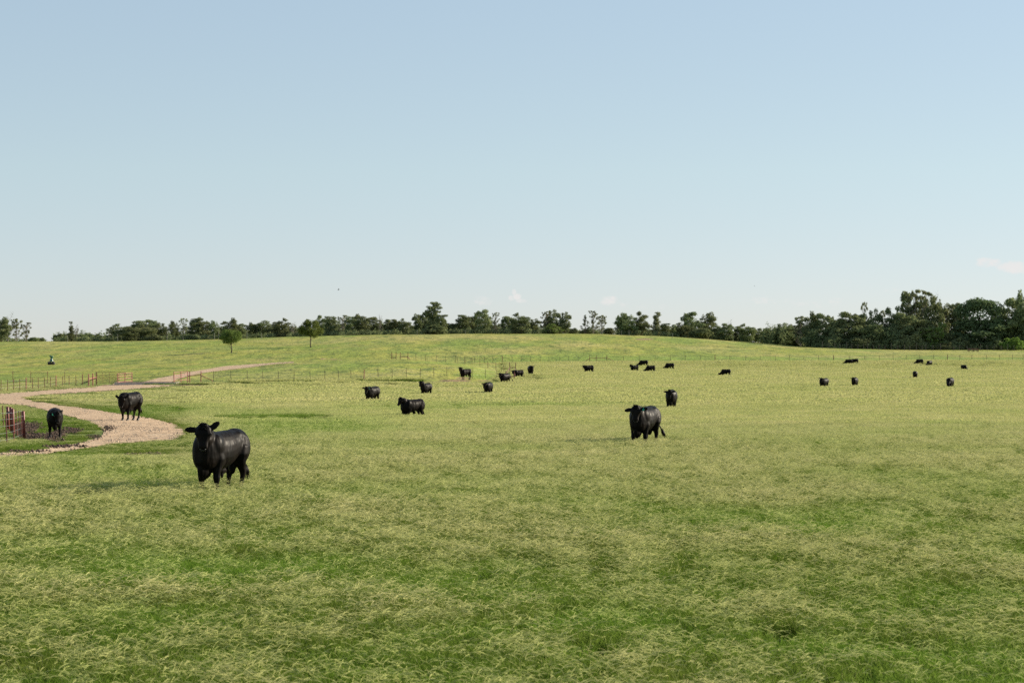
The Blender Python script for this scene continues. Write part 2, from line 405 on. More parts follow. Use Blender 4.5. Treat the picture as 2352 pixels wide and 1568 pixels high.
def bull_parts(root, info, detail=True, tagcol=None, tagside=1):
    O, f, side, up = info['O'], info['f'], info['side'], info['up']
    w = .21 * info['fat']
    if detail:
        for s in (1, -1):
            bm = bmesh.new(); ell(bm, O + f * .115 + side * (s * .157) + up * .028, (.024, .024, .024), None, 10)
            bm_obj('eye', bm, M['eye'], root, True)
        bm = bmesh.new()
        for s in (1, -1):
            ell(bm, O + f * .425 + side * (s * .05) - up * .055, (.022, .02, .02), None, 10)
        ell(bm, O + f * .435 - up * .105, (.02, .05, .03), Matrix((f, side, up)).transposed().to_4x4(), 10)
        bm_obj('nose', bm, M['nose'], root, True)
        if info.get('poll_hair', True):
            bm = bmesh.new()
            r2 = random.Random(3)
            for k in range(46):
                q = O - f * .05 + up * .10 + side * r2.uniform(-.09, .09) + f * r2.uniform(-.05, .12)
                d = (up * r2.uniform(.4, 1) - f * r2.uniform(-.3, .8) + side * r2.uniform(-.6, .6)).normalized()
                tube(bm, [q, q + d * .03, q + d * .05 + side * r2.uniform(-.02, .02)], [.009, .006, .002], 4)
            bm_obj('forelock', bm, M['coat'], root, True)
    # hooves
    for sx, sh, xo in ((1, info['fl'][0], .54), (-1, info['fl'][1], .54), (1, info['hl'][0], -.71), (-1, info['hl'][1], -.71)):
        xo *= SX; sh *= SX
        bm = bmesh.new()
        for c in (-.033, .033):
            tube(bm, [(xo + sh + .02, sx * w + c, -.005), (xo + sh + .0, sx * w + c * .9, .055), (xo + sh - .025, sx * w + c * .8, .09)], [.045, .038, .03], 8)
        bm_obj('hoof', bm, M['hoof'], root)
    tx, ty = info['tail']
    bm = bmesh.new(); r2 = random.Random(5)
    b = Vector((-.89 - tx * .8, ty * .8, .62)); d = Vector((-tx * .3, ty * .4, -.4)).normalized()
    for k in range(26):
        o2 = Vector((r2.uniform(-1, 1), r2.uniform(-1, 1), 0))
        tube(bm, [b + o2 * .014, b + d * .12 + o2 * .045, b + d * r2.uniform(.22, .34) + o2 * .06], [.014, .012, .003], 4)
    bm_obj('tail_switch', bm, M['coat'], root, True)
    if tagcol:
        s = tagside; el = R(info['ear'][0 if s > 0 else 1])
        dirv = (side * s * math.cos(el) + (-f * .9 + up * .1).normalized() * math.sin(el)).normalized()
        c = O + f * .07 + side * (s * .12) + dirv * .13 + up * .045 
        bm = bmesh.new()
        Mx = Matrix.Translation(c) @ Matrix((dirv, f, up)).transposed().to_4x4() @ Matrix.Diagonal((.062, .085, .007, 1))
        bmesh.ops.create_cube(bm, size=1, matrix=Mx)
        bmesh.ops.create_cube(bm, size=1, matrix=Matrix.Translation(c - f * .055) @ Matrix((dirv, f, up)).transposed().to_4x4() @ Matrix.Diagonal((.03, .04, .007, 1)))
        bm_obj('ear_tag', bm, M[tagcol], root)
def place(root, u, v, h_px, heading, ymin=20.0):
    """stand the animal where the sight line meets the ground; h_px = height to the back"""
    p = ground(u, v, ymin)
    s = h_px * p.y / F / 1.40
    root.location = p; root.rotation_euler = (0, 0, R(heading)); root.scale = (s, s, s)
    return p, s
def copy_tree(o, parent=None):
    c = o.copy(); COL.objects.link(c)
    if parent:
        c.parent = parent
    for ch in list(o.children): copy_tree(ch, c)
    return c
GRP = 'black bulls grazing and standing in the pasture'
def bull(u, v, h, heading, label, tagcol=None, tagside=1, detail=True, voxel=.022, **kw):
    me, info = bull_mesh('bull_body', voxel=voxel, **kw)
    root = link('bull', me); tag(root, label, 'bull', GRP)
    place(root, u, v, h, heading)
    bull_parts(root, info, detail, tagcol, tagside)
    return root
def rebull(src, u, v, h, heading, label):
    o = copy_tree(src); o['label'] = label; place(o, u, v, h, heading); return o
def build_bulls():
    # near animals, each with a pose of its own
    bull(503, 1137, 150, 247, 'biggest and nearest black bull, beside the gravel bend, looking at the camera', voxel=.017,
         poll=(1.00, .16, 1.47), hyaw=26, hpitch=66, fl=(.02, -.05), hl=(.12, -.02), tail=(.05, .12), ear=(42, 0), fat=.93)
    bull(1479, 1029, 96, 245, 'large black bull with green ear tag and tail swung out, in open field', 'tag_green', 1, voxel=.018,
         poll=(1.10, .10, 1.37), hyaw=14, hpitch=60, fl=(.0, .06), hl=(.16, -.05), tail=(.12, .32), ear=(6, -14), fat=.95)
    bull(297, 966, 66, 250, 'black bull with lowered head standing on the pale gravel road', None, 1, voxel=.02,
         poll=(1.06, .14, 1.14), hyaw=16, hpitch=72, fl=(.02, -.14), hl=(.14, -.06), tail=(.16, .02), ear=(40, 40), fat=.86, low=True)
    bull(126, 1005, 68, 283, 'black bull walking over the muddy patch beside the red pipe posts', 'tag_green', -1, voxel=.02,
         poll=(1.14, .12, 1.18), hyaw=22, hpitch=68, fl=(.12, -.08), hl=(-.06, .1), tail=(0, 0), ear=(50, 10), fat=1.04, low=True)
    e = bull(946, 967, 51, 222, 'stout black bull in mid-field, muzzle turned to the left', None, 1, voxel=.02,
         poll=(1.06, .02, 1.44), hyaw=-8, hpitch=52, fl=(.08, -.04), hl=(.15, -.04), tail=(0, .05), ear=(0, 12), fat=1.02)
    f = bull(1542, 944, 49, 262, 'black bull head-on to the camera, behind the one with its tail out', None, 1, voxel=.022,
         poll=(1.12, -.06, 1.33), hyaw=-4, hpitch=62, fl=(.0, .03), hl=(.05, -.03), tail=(0, 0), ear=(4, 0), fat=1.0)
    g = bull(854, 927, 40, 243, 'black bull with bright green ear tag, left of the stout one', 'tag_green', 1, voxel=.024,
         poll=(1.12, .10, 1.30), hyaw=18, hpitch=58, fl=(.0, .05), hl=(.12, -.08), tail=(0, .03), ear=(4, 14))
    h = bull(978, 912, 33, 246, 'black bull with raised head and ears up, behind the stout one', None, 1, voxel=.026, detail=False,
         poll=(1.00, -.14, 1.50), hyaw=-22, hpitch=62, fl=(.0, .03), hl=(.08, -.05), tail=(0, .03), ear=(45, 30))
    i = bull(1121, 909, 32, 258, 'black bull alone between the mound fence and the green strip', None, 1, voxel=.026, detail=False,
         poll=(1.14, -.16, 1.22), hyaw=-22, hpitch=66, fl=(.0, .03), hl=(.08, -.05), tail=(0, .03), ear=(45, 30), fat=1.05)
    j = bull(1069, 872, 25, 222, 'lean black bull standing side-on against the grassy mound', None, 1, voxel=.026, detail=False,
         poll=(1.08, .08, 1.55), hyaw=14, hpitch=52, fl=(.02, -.06), hl=(.06, -.12), tail=(0, .03), ear=(10, 30), fat=.85)
    k = bull(1159, 883, 26, 232, 'black bull with curled-out tail, in front of the corner brace', None, 1, voxel=.026, detail=False,
         poll=(1.10, .05, 1.34), hyaw=14, hpitch=60, fl=(.0, .06), hl=(.08, -.05), tail=(.5, .25), ear=(20, 10), fat=1.05)
    l = bull(1190, 871, 22, 216, 'black bull stepping past the red corner brace, head low', None, 1, voxel=.026, detail=False,
         poll=(1.14, .10, 1.26), hyaw=22, hpitch=60, fl=(.12, -.10), hl=(.12, -.10), tail=(.2, 0), ear=(10, 10), fat=.95)
    m = bull(1219, 864, 24.5, 276, 'black bull facing the camera on the trampled dirt patch', None, 1, voxel=.026, detail=False,
         poll=(1.06, .12, 1.30), hyaw=22, hpitch=58, fl=(.12, -.12), hl=(-.1, .1), tail=(0, 0), ear=(20, 10), fat=.92)
    n = bull(1352, 858, 19.5, 208, 'black bull standing alone below the red trapezoid brace', None, 1, voxel=.026, detail=False,
         poll=(1.12, .08, 1.32), hyaw=24, hpitch=58, fl=(.0, .06), hl=(.08, -.08), tail=(0, 0), ear=(10, 10))
    rebull(h, 1457, 855, 16.5, 210, 'black bull with head up, left in the cluster of three')
    z = bull(1478, 843.5, 16.5, 184, 'black bull at the back of the cluster of three', None, 1, voxel=.028, detail=False,
         poll=(1.42, 0, .60), hyaw=0, hpitch=55, fl=(.0, .12), hl=(.08, -.08), tail=(0, 0), ear=(10, 10), low=True)
    q = bull(1494, 857, 18, 200, 'black bull grazing, right in the cluster of three', None, 1, voxel=.028, detail=False,
         poll=(1.36, .10, .58), hyaw=15, hpitch=60, fl=(.0, .14), hl=(.02, -.12), tail=(0, 0), ear=(10, 10), low=True)
    rebull(q, 1538, 850.5, 17, 197, 'black bull grazing just right of the cluster of three')
    rebull(z, 1667, 865.5, 18, 186, 'black bull grazing side-on, alone in the right-centre of the field')
    rebull(z, 1949, 838.5, 13.5, 187, 'black bull grazing below the far right fence, head showing of an overlapping pair')
    rebull(z, 1963, 837.2, 13.5, 188, 'black bull whose rump shows behind another of the pair')
    rebull(z, 2112, 838.5, 14, 192, 'black bull grazing, left one of two near the far right fence')
    y = bull(2134.5, 842, 14, 226, 'black bull grazing, right one of two near the far right fence', None, 1, voxel=.028, detail=False,
         poll=(1.36, .06, .60), hyaw=10, hpitch=60, fl=(.0, .1), hl=(.06, -.08), tail=(0, 0), ear=(10, 30), low=True)
    rebull(y, 2214, 852, 14.5, 292, 'small distant black bull grazing farthest to the right')
    rebull(i, 2102, 872, 20, 262, 'black bull facing the camera, below the far right pair')
    w = bull(2182, 894, 27, 246, 'black bull grazing with one ear up, lowest of the right-hand group', None, 1, voxel=.024, detail=False,
         poll=(1.30, .04, .66), hyaw=4, hpitch=62, fl=(.0, .1), hl=(.06, -.08), tail=(0, 0), ear=(40, 62), fat=1.05, low=True)
    a = bull(1892, 894, 26, 238, 'broad black bull with white ear tag, left of its smaller neighbour', 'tag_white', -1, voxel=.024, detail=False,
         poll=(1.06, .10, 1.36), hyaw=22, hpitch=62, fl=(.0, .04), hl=(.1, -.05), tail=(0, 0), ear=(4, 32), fat=1.12)
    rebull(f, 1963, 892, 25.5, 252, 'black bull facing the camera, right of the broad white-tagged bull')
# ---------------------------------------------------------------- trees
def leaf_mesh(name, lobes, n, size, seed, mats, flat=.75, shell=.55, droop=0.0):
    """lobes: (x, y, z, rx, ry, rz) ellipsoids filled with bent leaf sprays"""
    r = np.random.default_rng(seed)
    lob = np.array(lobes); vol = (lob[:, 3] * lob[:, 4] * lob[:, 5]) ** .67; p = vol / vol.sum()
    k = r.choice(len(lob), n, p=p)
    d = r.normal(size=(n, 3)); d /= np.linalg.norm(d, axis=1)[:, None]
    rad = shell + (1 - shell) * r.random(n) ** .6
    rad *= 1 + .22 * (r.random(n) - .5)
    # lumpy surface
    lump = .82 + .36 * vnoise(d[:, 0] * 2.6 + k * 7.7 + 50, d[:, 2] * 2.6 + d[:, 1] * 1.9 + 50)
    c = lob[k, :3] + d * lob[k, 3:6] * (rad * lump)[:, None]
    nr = d * 1.0 + r.normal(size=(n, 3)) * .75 + np.array([0, 0, .35]); nr /= np.linalg.norm(nr, axis=1)[:, None]
    t = np.cross(nr, r.normal(size=(n, 3))); t /= np.linalg.norm(t, axis=1)[:, None]
    b = np.cross(nr, t)
    s = size * (.55 + .9 * r.random(n))[:, None]
    w = s * (.45 + .35 * r.random(n))[:, None]
    # each spray: two bent quads sharing an edge
    V = np.stack([c - t * s - nr * s * .25, c - b * w * .9, c + t * s * .15 + nr * s * .15, c + b * w, c + t * s - b * w * .5 - nr * s * .3, c + t * s + b * w * .3 - nr * s * .25], 1)
    base = (np.arange(n) * 6)[:, None]
    Fc = np.concatenate([base + np.array([0, 1, 2, 3]), base + np.array([2, 1, 4, 5])], 0)
    mi = np.tile(r.choice(len(mats), n, p=[.5, .5] if len(mats) == 2 else None), 2)
    return np_mesh(name, V.reshape(-1, 3), Fc, mats, mi)
def lobes_for(kind, seed):
    r = random.Random(seed); L = []
    def a(x, y, z, rx, rz): L.append((x, y, z, rx, rx, rz))
    if kind == 'round':
        a(0, 0, .62, .36, .29)
        for k in range(16):
            t = r.uniform(0, 6.28); e = r.uniform(-.7, 1.2); q = r.uniform(.85, 1.05)
            a(.33 * math.cos(t) * math.cos(e) * q, .33 * math.sin(t) * math.cos(e) * q, .60 + .28 * math.sin(e) * q, r.uniform(.09, .15), r.uniform(.08, .13))
    elif kind == 'oak':
        a(0, 0, .47, .30, .28); a(0, 0, .25, .24, .2)
        for k in range(28):
            t = r.uniform(0, 6.28); q = r.uniform(.15, .40); z = r.uniform(.22, .86) - q * .25
            a(q * math.cos(t), q * math.sin(t), z, r.uniform(.09, .17), r.uniform(.045, .09))
        for k in range(4):
            t = r.uniform(0, 6.28); a(.16 * math.cos(t), .16 * math.sin(t), r.uniform(.74, .9), r.uniform(.07, .12), r.uniform(.06, .10))
    elif kind == 'full':
        a(0, 0, .42, .34, .34); a(0, 0, .16, .33, .18)
        for k in range(30):
            t = r.uniform(0, 6.28); z = r.uniform(.04, .92); q = (1 - (abs(z - .45) / .6) ** 2) * r.uniform(.15, .42)
            a(q * math.cos(t), q * math.sin(t), z, r.uniform(.08, .17), r.uniform(.045, .09))
    elif kind == 'sparse':
        for k in range(46):
            t = r.uniform(0, 6.28); z = r.uniform(.25, .95); q = r.uniform(.05, .42) * (1.15 - .5 * z)
            a(q * math.cos(t), q * math.sin(t), z, r.uniform(.035, .085), r.uniform(.018, .042))
    elif kind == 'tall':
        a(0, 0, .32, .24, .28); a(0, 0, .6, .16, .25)
        for k in range(40):
            t = r.uniform(0, 6.28); z = r.uniform(.10, .96); q = r.uniform(.05, .32) * (1.1 - z * .5)
            a(q * math.cos(t), q * math.sin(t), z, r.uniform(.08, .14) * (1.15 - .4 * z), r.uniform(.03, .055))
    elif kind == 'conifer':
        for k in range(26):
            t = r.uniform(0, 6.28); z = r.uniform(.15, .97); q = .34 * (1 - z) * r.uniform(.4, 1.1)
            a(q * math.cos(t), q * math.sin(t), z, .03 + .06 * (1 - z), .035)
    elif kind == 'bush':
        a(0, 0, .30, .42, .36)
        for k in range(14):
            t = r.uniform(0, 6.28); q = r.uniform(0, .36); z = r.uniform(.12, .82) * (1 - q)
            a(q * math.cos(t), q * math.sin(t), z, r.uniform(.13, .22), r.uniform(.12, .2))
    elif kind == 'bare':
        for k in range(9):
            t = r.uniform(0, 6.28); z = r.uniform(.3, .75); q = r.uniform(.05, .3)
            a(q * math.cos(t), q * math.sin(t), z, r.uniform(.03, .06), r.uniform(.03, .06))
    return L
def trunk_mesh(name, lobes, seed, m, r0=.022, twigs=0):
    bm = bmesh.new(); r = random.Random(seed)
    top = max(l[2] for l in lobes)
    lean = r.uniform(-.03, .03)
    spine = [(lean * t * 1.5 + .012 * math.sin(t * 9 + seed), .012 * math.cos(t * 7 + seed), t * top * .93) for t in [i / 7 for i in range(8)]]
    tube(bm, [(spine[0][0], spine[0][1], -.05)] + spine, [r0 * 1.35, r0 * 1.15] + [r0 * (1 - .12 * i) for i in range(1, 8)], 7)
    for l in lobes:
        zt = l[2]; s = max(.12, zt - r.uniform(.12, .28)); i = min(7, int(s / (top * .93) * 7)); b = Vector(spine[i])
        e = Vector(l[:3]); mid = b.lerp(e, .5) + Vector((r.uniform(-.02, .02), r.uniform(-.02, .02), -.015))
        rr = r0 * (.55 - .3 * zt)
        tube(bm, [b, mid, e], [rr, rr * .7, rr * .3], 5)
        for q in range(twigs):
            d = Vector((r.gauss(0, 1), r.gauss(0, 1), r.gauss(.5, .8))).normalized() * r.uniform(.05, .14)
            st = b.lerp(e, r.uniform(.4, 1)); tube(bm, [st, st + d * .6, st + d + Vector((0, 0, .01))], [rr * .3, rr * .2, rr * .1], 3)
    me = bpy.data.meshes.new(name); bm.to_mesh(me); bm.free(); me.materials.append(m)
    return me
PROTO = {}
def proto(kind, var):
    key = (kind, var)
    if key not in PROTO:
        seed = sum(map(ord, kind)) * 3 + var * 101 + 5
        lb = lobes_for(kind, seed)
        n, size = {'round': (5200, .021), 'oak': (4600, .026), 'full': (5600, .026), 'sparse': (2000, .024), 'tall': (4200, .024), 'conifer': (1100, .02), 'bush': (3000, .042), 'bare': (160, .02)}[kind]
        shell = .5 if kind not in ('sparse', 'bare') else .1
        mats = {'round': ['leaf_dark', 'leaf_mid'], 'oak': ['leaf_dark', 'leaf_mid'], 'full': ['leaf_dark', 'leaf_mid'], 'sparse': ['leaf_mid', 'leaf_pale'], 'tall': ['leaf_mid', 'leaf_dark'],
                'conifer': ['leaf_dark', 'leaf_dark'], 'bush': ['leaf_mid', 'leaf_dark'], 'bare': ['leaf_mid', 'leaf_pale']}[kind]
        cr = leaf_mesh('crown', lb, n, size, seed, [M[m] for m in mats], shell=shell)
        tw = {'sparse': 6, 'bare': 16, 'tall': 2}.get(kind, 0)
        lb2 = lb if kind in ('sparse', 'bare', 'tall', 'conifer') else lb[:9]
        if kind == 'bare': lb2 = lobes_for('sparse', seed)[:14] + lb
        tr = trunk_mesh('trunk', lb2, seed, M['bark_pale'] if kind in ('sparse', 'bare') else M['bark'], {'round': .022, 'bush': .012}.get(kind, .02), tw)
        PROTO[key] = (cr, tr)
    return PROTO[key]
TC = [0]
def tree(u, vtop, wpx, y, kind, label, name='tree', var=None, group='trees along the far treeline', cat='tree', vb=None, crown_mats=None, lim=None):
    """u, vtop: where the top shows; wpx: crown half width; y: distance; stands on the ground there"""
    TC[0] += 1
    var = TC[0] % 3 if var is None else var
    p = at(u, y) if vb is None else ground(u, vb, y)
    ztop = CAMZ - (vtop - CY) / F * p.y
    H = ztop - p.z
    if name == 'tree' and u > 1755 and kind in ('oak', 'full', 'tall', 'round'): wpx *= 1.4
    W = wpx * (1.25 if kind == 'round' else 1.32) * p.y / F / .45
    cr, tr = proto(kind, var)
    root = empty(name, p, random.uniform(0, 6.28))
    root.scale = (W, W, H / .97)
    tag(root, label, cat, group)
    link('trunk', tr, root); c = link('crown', cr, root)
    if crown_mats:
        for i, mm in enumerate(crown_mats):
            c.material_slots[i].link = 'OBJECT'; c.material_slots[i].material = M[mm]
    return root
def build_trees():
    A = 'lone pasture trees'
    tree(532.5, 754, 28, 0, 'round', 'smaller lone pasture tree with a ragged round crown', vb=809, group=A, var=0) if False else None
    def z(n, x, top, hw): 
        if n == 4: return x / 4.0 + 1764, 631.6 + top / 4.0 * 1.0, hw / 4.0
        x0, v0 = {1: (0, 689.1), 2: (588, 660.4), 3: (1176, 660.4)}[n]
        return x0 + x / 4.0, v0 + top / 4.0, hw / 4.0
    def T(n, x, top, hw, y, kind, label, **k):
        u, v, w = z(n, x, top, hw); return tree(u, v, w, y, kind, label, **k)
    # the two lone trees on the slope
    T(1, 2125, 256, 98, 380, 'round', 'lone tree with flattened crown and bent trunk, above the road', vb=810, group=A, var=1, crown_mats=('leaf_fresh_dark', 'leaf_fresh_dark'))
    T(2, 500, 286, 100, 400, 'round', 'lone round-headed tree with straight trunk on the slope', vb=797.5, group=A, var=0, crown_mats=('leaf_fresh', 'leaf_fresh_dark'))
    # far left
    T(1, 10, 150, 90, 690, 'oak', 'dark leafy tree cut by the left edge of the picture')
    T(1, 70, 105, 110, 700, 'bare', 'half-bare grey-limbed tree at the far left end')
    T(1, 150, 165, 60, 700, 'sparse', 'thin-crowned tree leaning right beside the half-bare one')
    T(1, 245, 205, 55, 690, 'sparse', 'forked tree with upright clumps, standing apart at the far left', var=1)
    T(1, 310, 322, 45, 720, 'bush', 'low pale bush right of the forked tree', cat='bush', name='bush')
    T(1, 380, 335, 38, 730, 'bush', 'lowest bush in the gap above the blue feeder', cat='bush', name='bush')
    T(1, 560, 300, 62, 720, 'bush', 'rounded dark bush at the start of the long treeline', cat='bush', name='bush')
    T(1, 655, 198, 32, 700, 'tall', 'slender upright tree rising from the low bushes')
    T(1, 705, 215, 40, 705, 'bare', 'leafless pale sapling beside the slender upright tree')
    T(1, 640, 288, 60, 735, 'bush', 'dark bush at the foot of the slender upright tree', cat='bush', name='bush')
    T(1, 740, 280, 60, 730, 'bush', 'dark bush right of the leafless sapling', cat='bush', name='bush')
    T(1, 820, 283, 55, 735, 'bush', 'evenly domed bush right of centre in the low row', cat='bush', name='bush')
    T(1, 890, 305, 50, 745, 'bush', 'low grey-green bush before the big oak clump', cat='bush', name='bush')
    T(1, 950, 305, 50, 740, 'bush', 'small bush touching the big oak clump on its left', cat='bush', name='bush')
    T(1, 1020, 248, 50, 730, 'sparse', 'airy tree on the left shoulder of the big oak clump')
    T(1, 1110, 208, 105, 705, 'full', 'wide grey-green oak, first of the big clump above the gate')
    T(1, 1200, 240, 80, 695, 'full', 'lower oak in front of the big clump above the gate')
    T(1, 1285, 168, 105, 720, 'full', 'tallest oak of the big clump above the gate')
    T(1, 1340, 215, 85, 700, 'full', 'olive-tinted oak leaning on the tallest one of the clump', crown_mats=('leaf_mid', 'leaf_mid'))
    T(1, 1385, 178, 80, 725, 'full', 'dark oak on the right flank of the big clump')
    T(1, 1465, 205, 65, 720, 'oak', 'rounded end oak on the right of the big clump')
    T(1, 1420, 305, 75, 690, 'bush', 'dark undergrowth bush beneath the end oak', cat='bush', name='bush')
    T(1, 1510, 300, 50, 720, 'bush', 'low bush in the dip right of the big clump', cat='bush', name='bush')
    T(1, 1600, 188, 52, 715, 'oak', 'narrow dark tree just right of the dip')
    T(1, 1690, 160, 46, 705, 'sparse', 'pale airy tree with visible grey stems, left of a dark oak')
    T(1, 1640, 290, 70, 725, 'bush', 'shaded bush between narrow tree and pale airy tree', cat='bush', name='bush')
    T(1, 1800, 145, 75, 720, 'full', 'dense dark oak with twin peaks, left peak')
    T(1, 1865, 145, 75, 722, 'full', 'dense dark oak with twin peaks, right peak')
    T(1, 1750, 290, 70, 700, 'bush', 'broad bush under the twin-peaked oaks', cat='bush', name='bush')
    T(1, 1970, 185, 48, 710, 'oak', 'thin-stemmed tree left of the flattened lone tree')
    T(1, 2120, 158, 78, 700, 'oak', 'grey-topped oak rising straight behind the flattened lone tree')
    T(1, 2205, 215, 55, 710, 'full', 'green tree on the right shoulder of the grey-topped oak')
    T(1, 2040, 225, 50, 720, 'full', 'tree filling the gap left of the grey-topped oak')
    T(1, 2290, 200, 60, 720, 'oak', 'flat-topped oak in the middle of the low stretch')
    T(1, 2350, 205, 60, 722, 'full', 'second flat-topped oak in the low stretch', var=2)
    T(2, 70, 300, 80, 722, 'oak', 'brownish low oak between the lone trees')
    T(2, 230, 270, 72, 700, 'full', 'bright-edged oak left of the round lone tree')
    T(2, 170, 330, 60, 715, 'bush', 'bush left of the bright-edged oak', cat='bush', name='bush')
    T(2, 340, 312, 60, 720, 'bare', 'grey leafless crown just left of the round lone tree')
    T(2, 330, 350, 70, 735, 'bush', 'low bush below the grey leafless crown', cat='bush', name='bush')
    T(2, 610, 250, 60, 720, 'oak', 'oak peeping out right of the round lone tree')
    T(2, 690, 243, 62, 705, 'full', 'spiky-topped olive oak right of the round lone tree')
    T(2, 760, 300, 60, 730, 'full', 'low oak between spiky-topped and grey-stemmed trees')
    T(2, 800, 252, 52, 715, 'sparse', 'thin greyish tree before the broad domed oaks')
    T(2, 870, 245, 70, 725, 'full', 'broad domed oak, left of two')
    T(2, 970, 238, 85, 705, 'oak', 'broad domed oak with white forked trunk')
    T(2, 1080, 268, 62, 715, 'full', 'olive oak right of the white forked trunk')
    T(2, 1140, 240, 42, 700, 'bare', 'bare twiggy top above the olive oak')
    T(2, 1150, 300, 55, 722, 'full', 'dark low oak below the bare twiggy top')
    T(2, 1215, 290, 52, 712, 'full', 'small oak before the paired dark oaks')
    T(2, 1270, 275, 58, 708, 'full', 'paired dark oak, left of the two')
    T(2, 1355, 275, 58, 705, 'full', 'paired dark oak, right of the two')
    T(2, 1435, 315, 48, 720, 'bush', 'low bush left of the tallest hilltop tree', cat='bush', name='bush')
    T(2, 1485, 238, 46, 712, 'oak', 'ragged narrow oak touching the tallest hilltop tree')
    T(2, 1632, 128, 92, 700, 'tall', 'tallest tree on the hilltop, tapering to a leafy peak')
    T(2, 1570, 215, 75, 715, 'full', 'dark oak against the left side of the tallest hilltop tree')
    T(2, 1700, 228, 62, 695, 'full', 'oak against the right side of the tallest hilltop tree')
    T(2, 1640, 330, 95, 690, 'bush', 'bushy skirt under the tallest hilltop tree', cat='bush', name='bush')
    T(2, 1800, 282, 55, 715, 'bush', 'lit bush between tallest tree and long hedge-like clump', cat='bush', name='bush')
    T(2, 1900, 230, 70, 715, 'full', 'left end oak of the long hedge-like clump')
    T(2, 1985, 220, 70, 722, 'full', 'second oak of the long hedge-like clump')
    T(2, 2085, 200, 75, 705, 'full', 'olive oak with bare twigs on top, in the hedge-like clump', crown_mats=('leaf_mid', 'leaf_mid'))
    T(2, 2110, 185, 40, 715, 'bare', 'bare twigs standing above the hedge-like clump')
    T(2, 2200, 222, 42, 700, 'sparse', 'thin leaning tree at the right end of the hedge-like clump')
    T(2, 2170, 310, 80, 730, 'bush', 'shaded bush at the right end of the hedge-like clump', cat='bush', name='bush')
    T(2, 2300, 245, 62, 722, 'full', 'rounded oak just left of the picture middle')
    T(3, 75, 220, 88, 700, 'full', 'large olive oak near the picture middle', crown_mats=('leaf_mid', 'leaf_dark'))
    T(3, 10, 290, 60, 715, 'bush', 'dark bush at the foot of the large olive oak', cat='bush', name='bush')
    T(3, 200, 285, 58, 720, 'oak', 'low oak right of the large olive oak')
    T(3, 310, 212, 50, 705, 'sparse', 'open-crowned tree left of the two-headed one', var=0)
    T(3, 375, 200, 62, 708, 'oak', 'two-headed tree by the gap, left head', var=2)
    T(3, 490, 222, 52, 706, 'oak', 'two-headed tree by the gap, right head')
    T(3, 365, 325, 80, 690, 'bush', 'bright bush under the two-headed tree', cat='bush', name='bush', crown_mats=('leaf_bright', 'leaf_mid'))
    T(3, 450, 300, 70, 715, 'bush', 'dark bush right of the bright one under the two-headed tree', cat='bush', name='bush')
    T(3, 555, 360, 55, 720, 'bush', 'low grey-green bush at the edge of the first sky gap', cat='bush', name='bush')
    T(3, 672, 252, 60, 700, 'conifer', 'small dark cedar standing between the two sky gaps')
    T(3, 745, 212, 52, 703, 'sparse', 'tall thin tree beside the small dark cedar')
    T(3, 825, 250, 58, 706, 'sparse', 'open tree with slanting branches right of the thin one')
    T(3, 700, 365, 70, 715, 'bush', 'bush at the foot of the small dark cedar', cat='bush', name='bush')
    T(3, 890, 345, 52, 710, 'bush', 'bushy sapling at the left edge of the second sky gap', cat='bush', name='bush')
    T(3, 1055, 230, 95, 690, 'oak', 'dark open oak with sky holes, right of the second gap')
    T(3, 1000, 250, 50, 700, 'oak', 'left lobe tree beside the dark open oak')
    T(3, 1190, 215, 68, 693, 'oak', 'oak with a high lobed crown and visible stem', var=1)
    T(3, 1110, 345, 110, 700, 'bush', 'bush mass beneath the dark open oak', cat='bush', name='bush')
    T(3, 1325, 222, 55, 690, 'tall', 'pale feathery upright tree on its own stem', crown_mats=('leaf_pale', 'leaf_mid'))
    T(3, 1250, 368, 60, 700, 'bush', 'low bush left of the pale feathery tree', cat='bush', name='bush')
    T(3, 1405, 315, 62, 705, 'full', 'low oak right of the pale feathery tree')
    T(3, 1490, 330, 55, 708, 'bush', 'bush before the big twin oak on the right slope', cat='bush', name='bush')
    T(3, 1640, 222, 88, 690, 'full', 'big twin oak on the right slope, left half')
    T(3, 1795, 224, 82, 695, 'oak', 'big twin oak on the right slope, right half')
    T(3, 1570, 312, 70, 685, 'full', 'shoulder oak left of the big twin oak')
    T(3, 1730, 330, 100, 680, 'bush', 'undergrowth bush under the big twin oak', cat='bush', name='bush')
    T(3, 1885, 335, 62, 690, 'full', 'stepped-down oak right of the big twin oak')
    T(3, 2010, 282, 50, 695, 'bare', 'bare greyish branches above the downhill trees')
    T(3, 1970, 328, 68, 685, 'full', 'oak below the bare greyish branches')
    T(3, 2080, 338, 52, 688, 'full', 'small oak in the downhill run')
    T(3, 2160, 320, 72, 680, 'full', 'pointed oak in the downhill run')
    T(3, 2265, 370, 60, 684, 'oak', 'see-through oak low in the downhill run')
    T(3, 2335, 360, 45, 688, 'full', 'last oak before the right-hand wood')
    # right-hand wood (nearer)
    y = 628
    T(4, 25, 478, 60, y + 30, 'oak', 'first small oak of the right-hand wood')
    T(4, 90, 478, 50, y + 28, 'full', 'second small oak of the right-hand wood')
    T(4, 145, 438, 62, y + 22, 'oak', 'tree with a knob-like top near the wood edge')
    T(4, 215, 440, 60, y + 26, 'full', 'evenly rounded tree right of the knob-topped one')
    T(4, 300, 370, 72, y + 14, 'sparse', 'grey-stemmed open tree in the right-hand wood', var=2)
    T(4, 320, 440, 70, y + 26, 'full', 'shady tree behind the grey-stemmed open one')
    T(4, 392, 324, 60, y + 12, 'oak', 'tree with a small parasol-like top')
    T(4, 500, 352, 78, y + 10, 'full', 'broad tree right of the parasol-topped one')
    T(4, 440, 480, 90, y, 'bush', 'shaded bush under the parasol-topped tree', cat='bush', name='bush')
    T(4, 620, 366, 62, y + 10, 'full', 'dim tree between two broader ones')
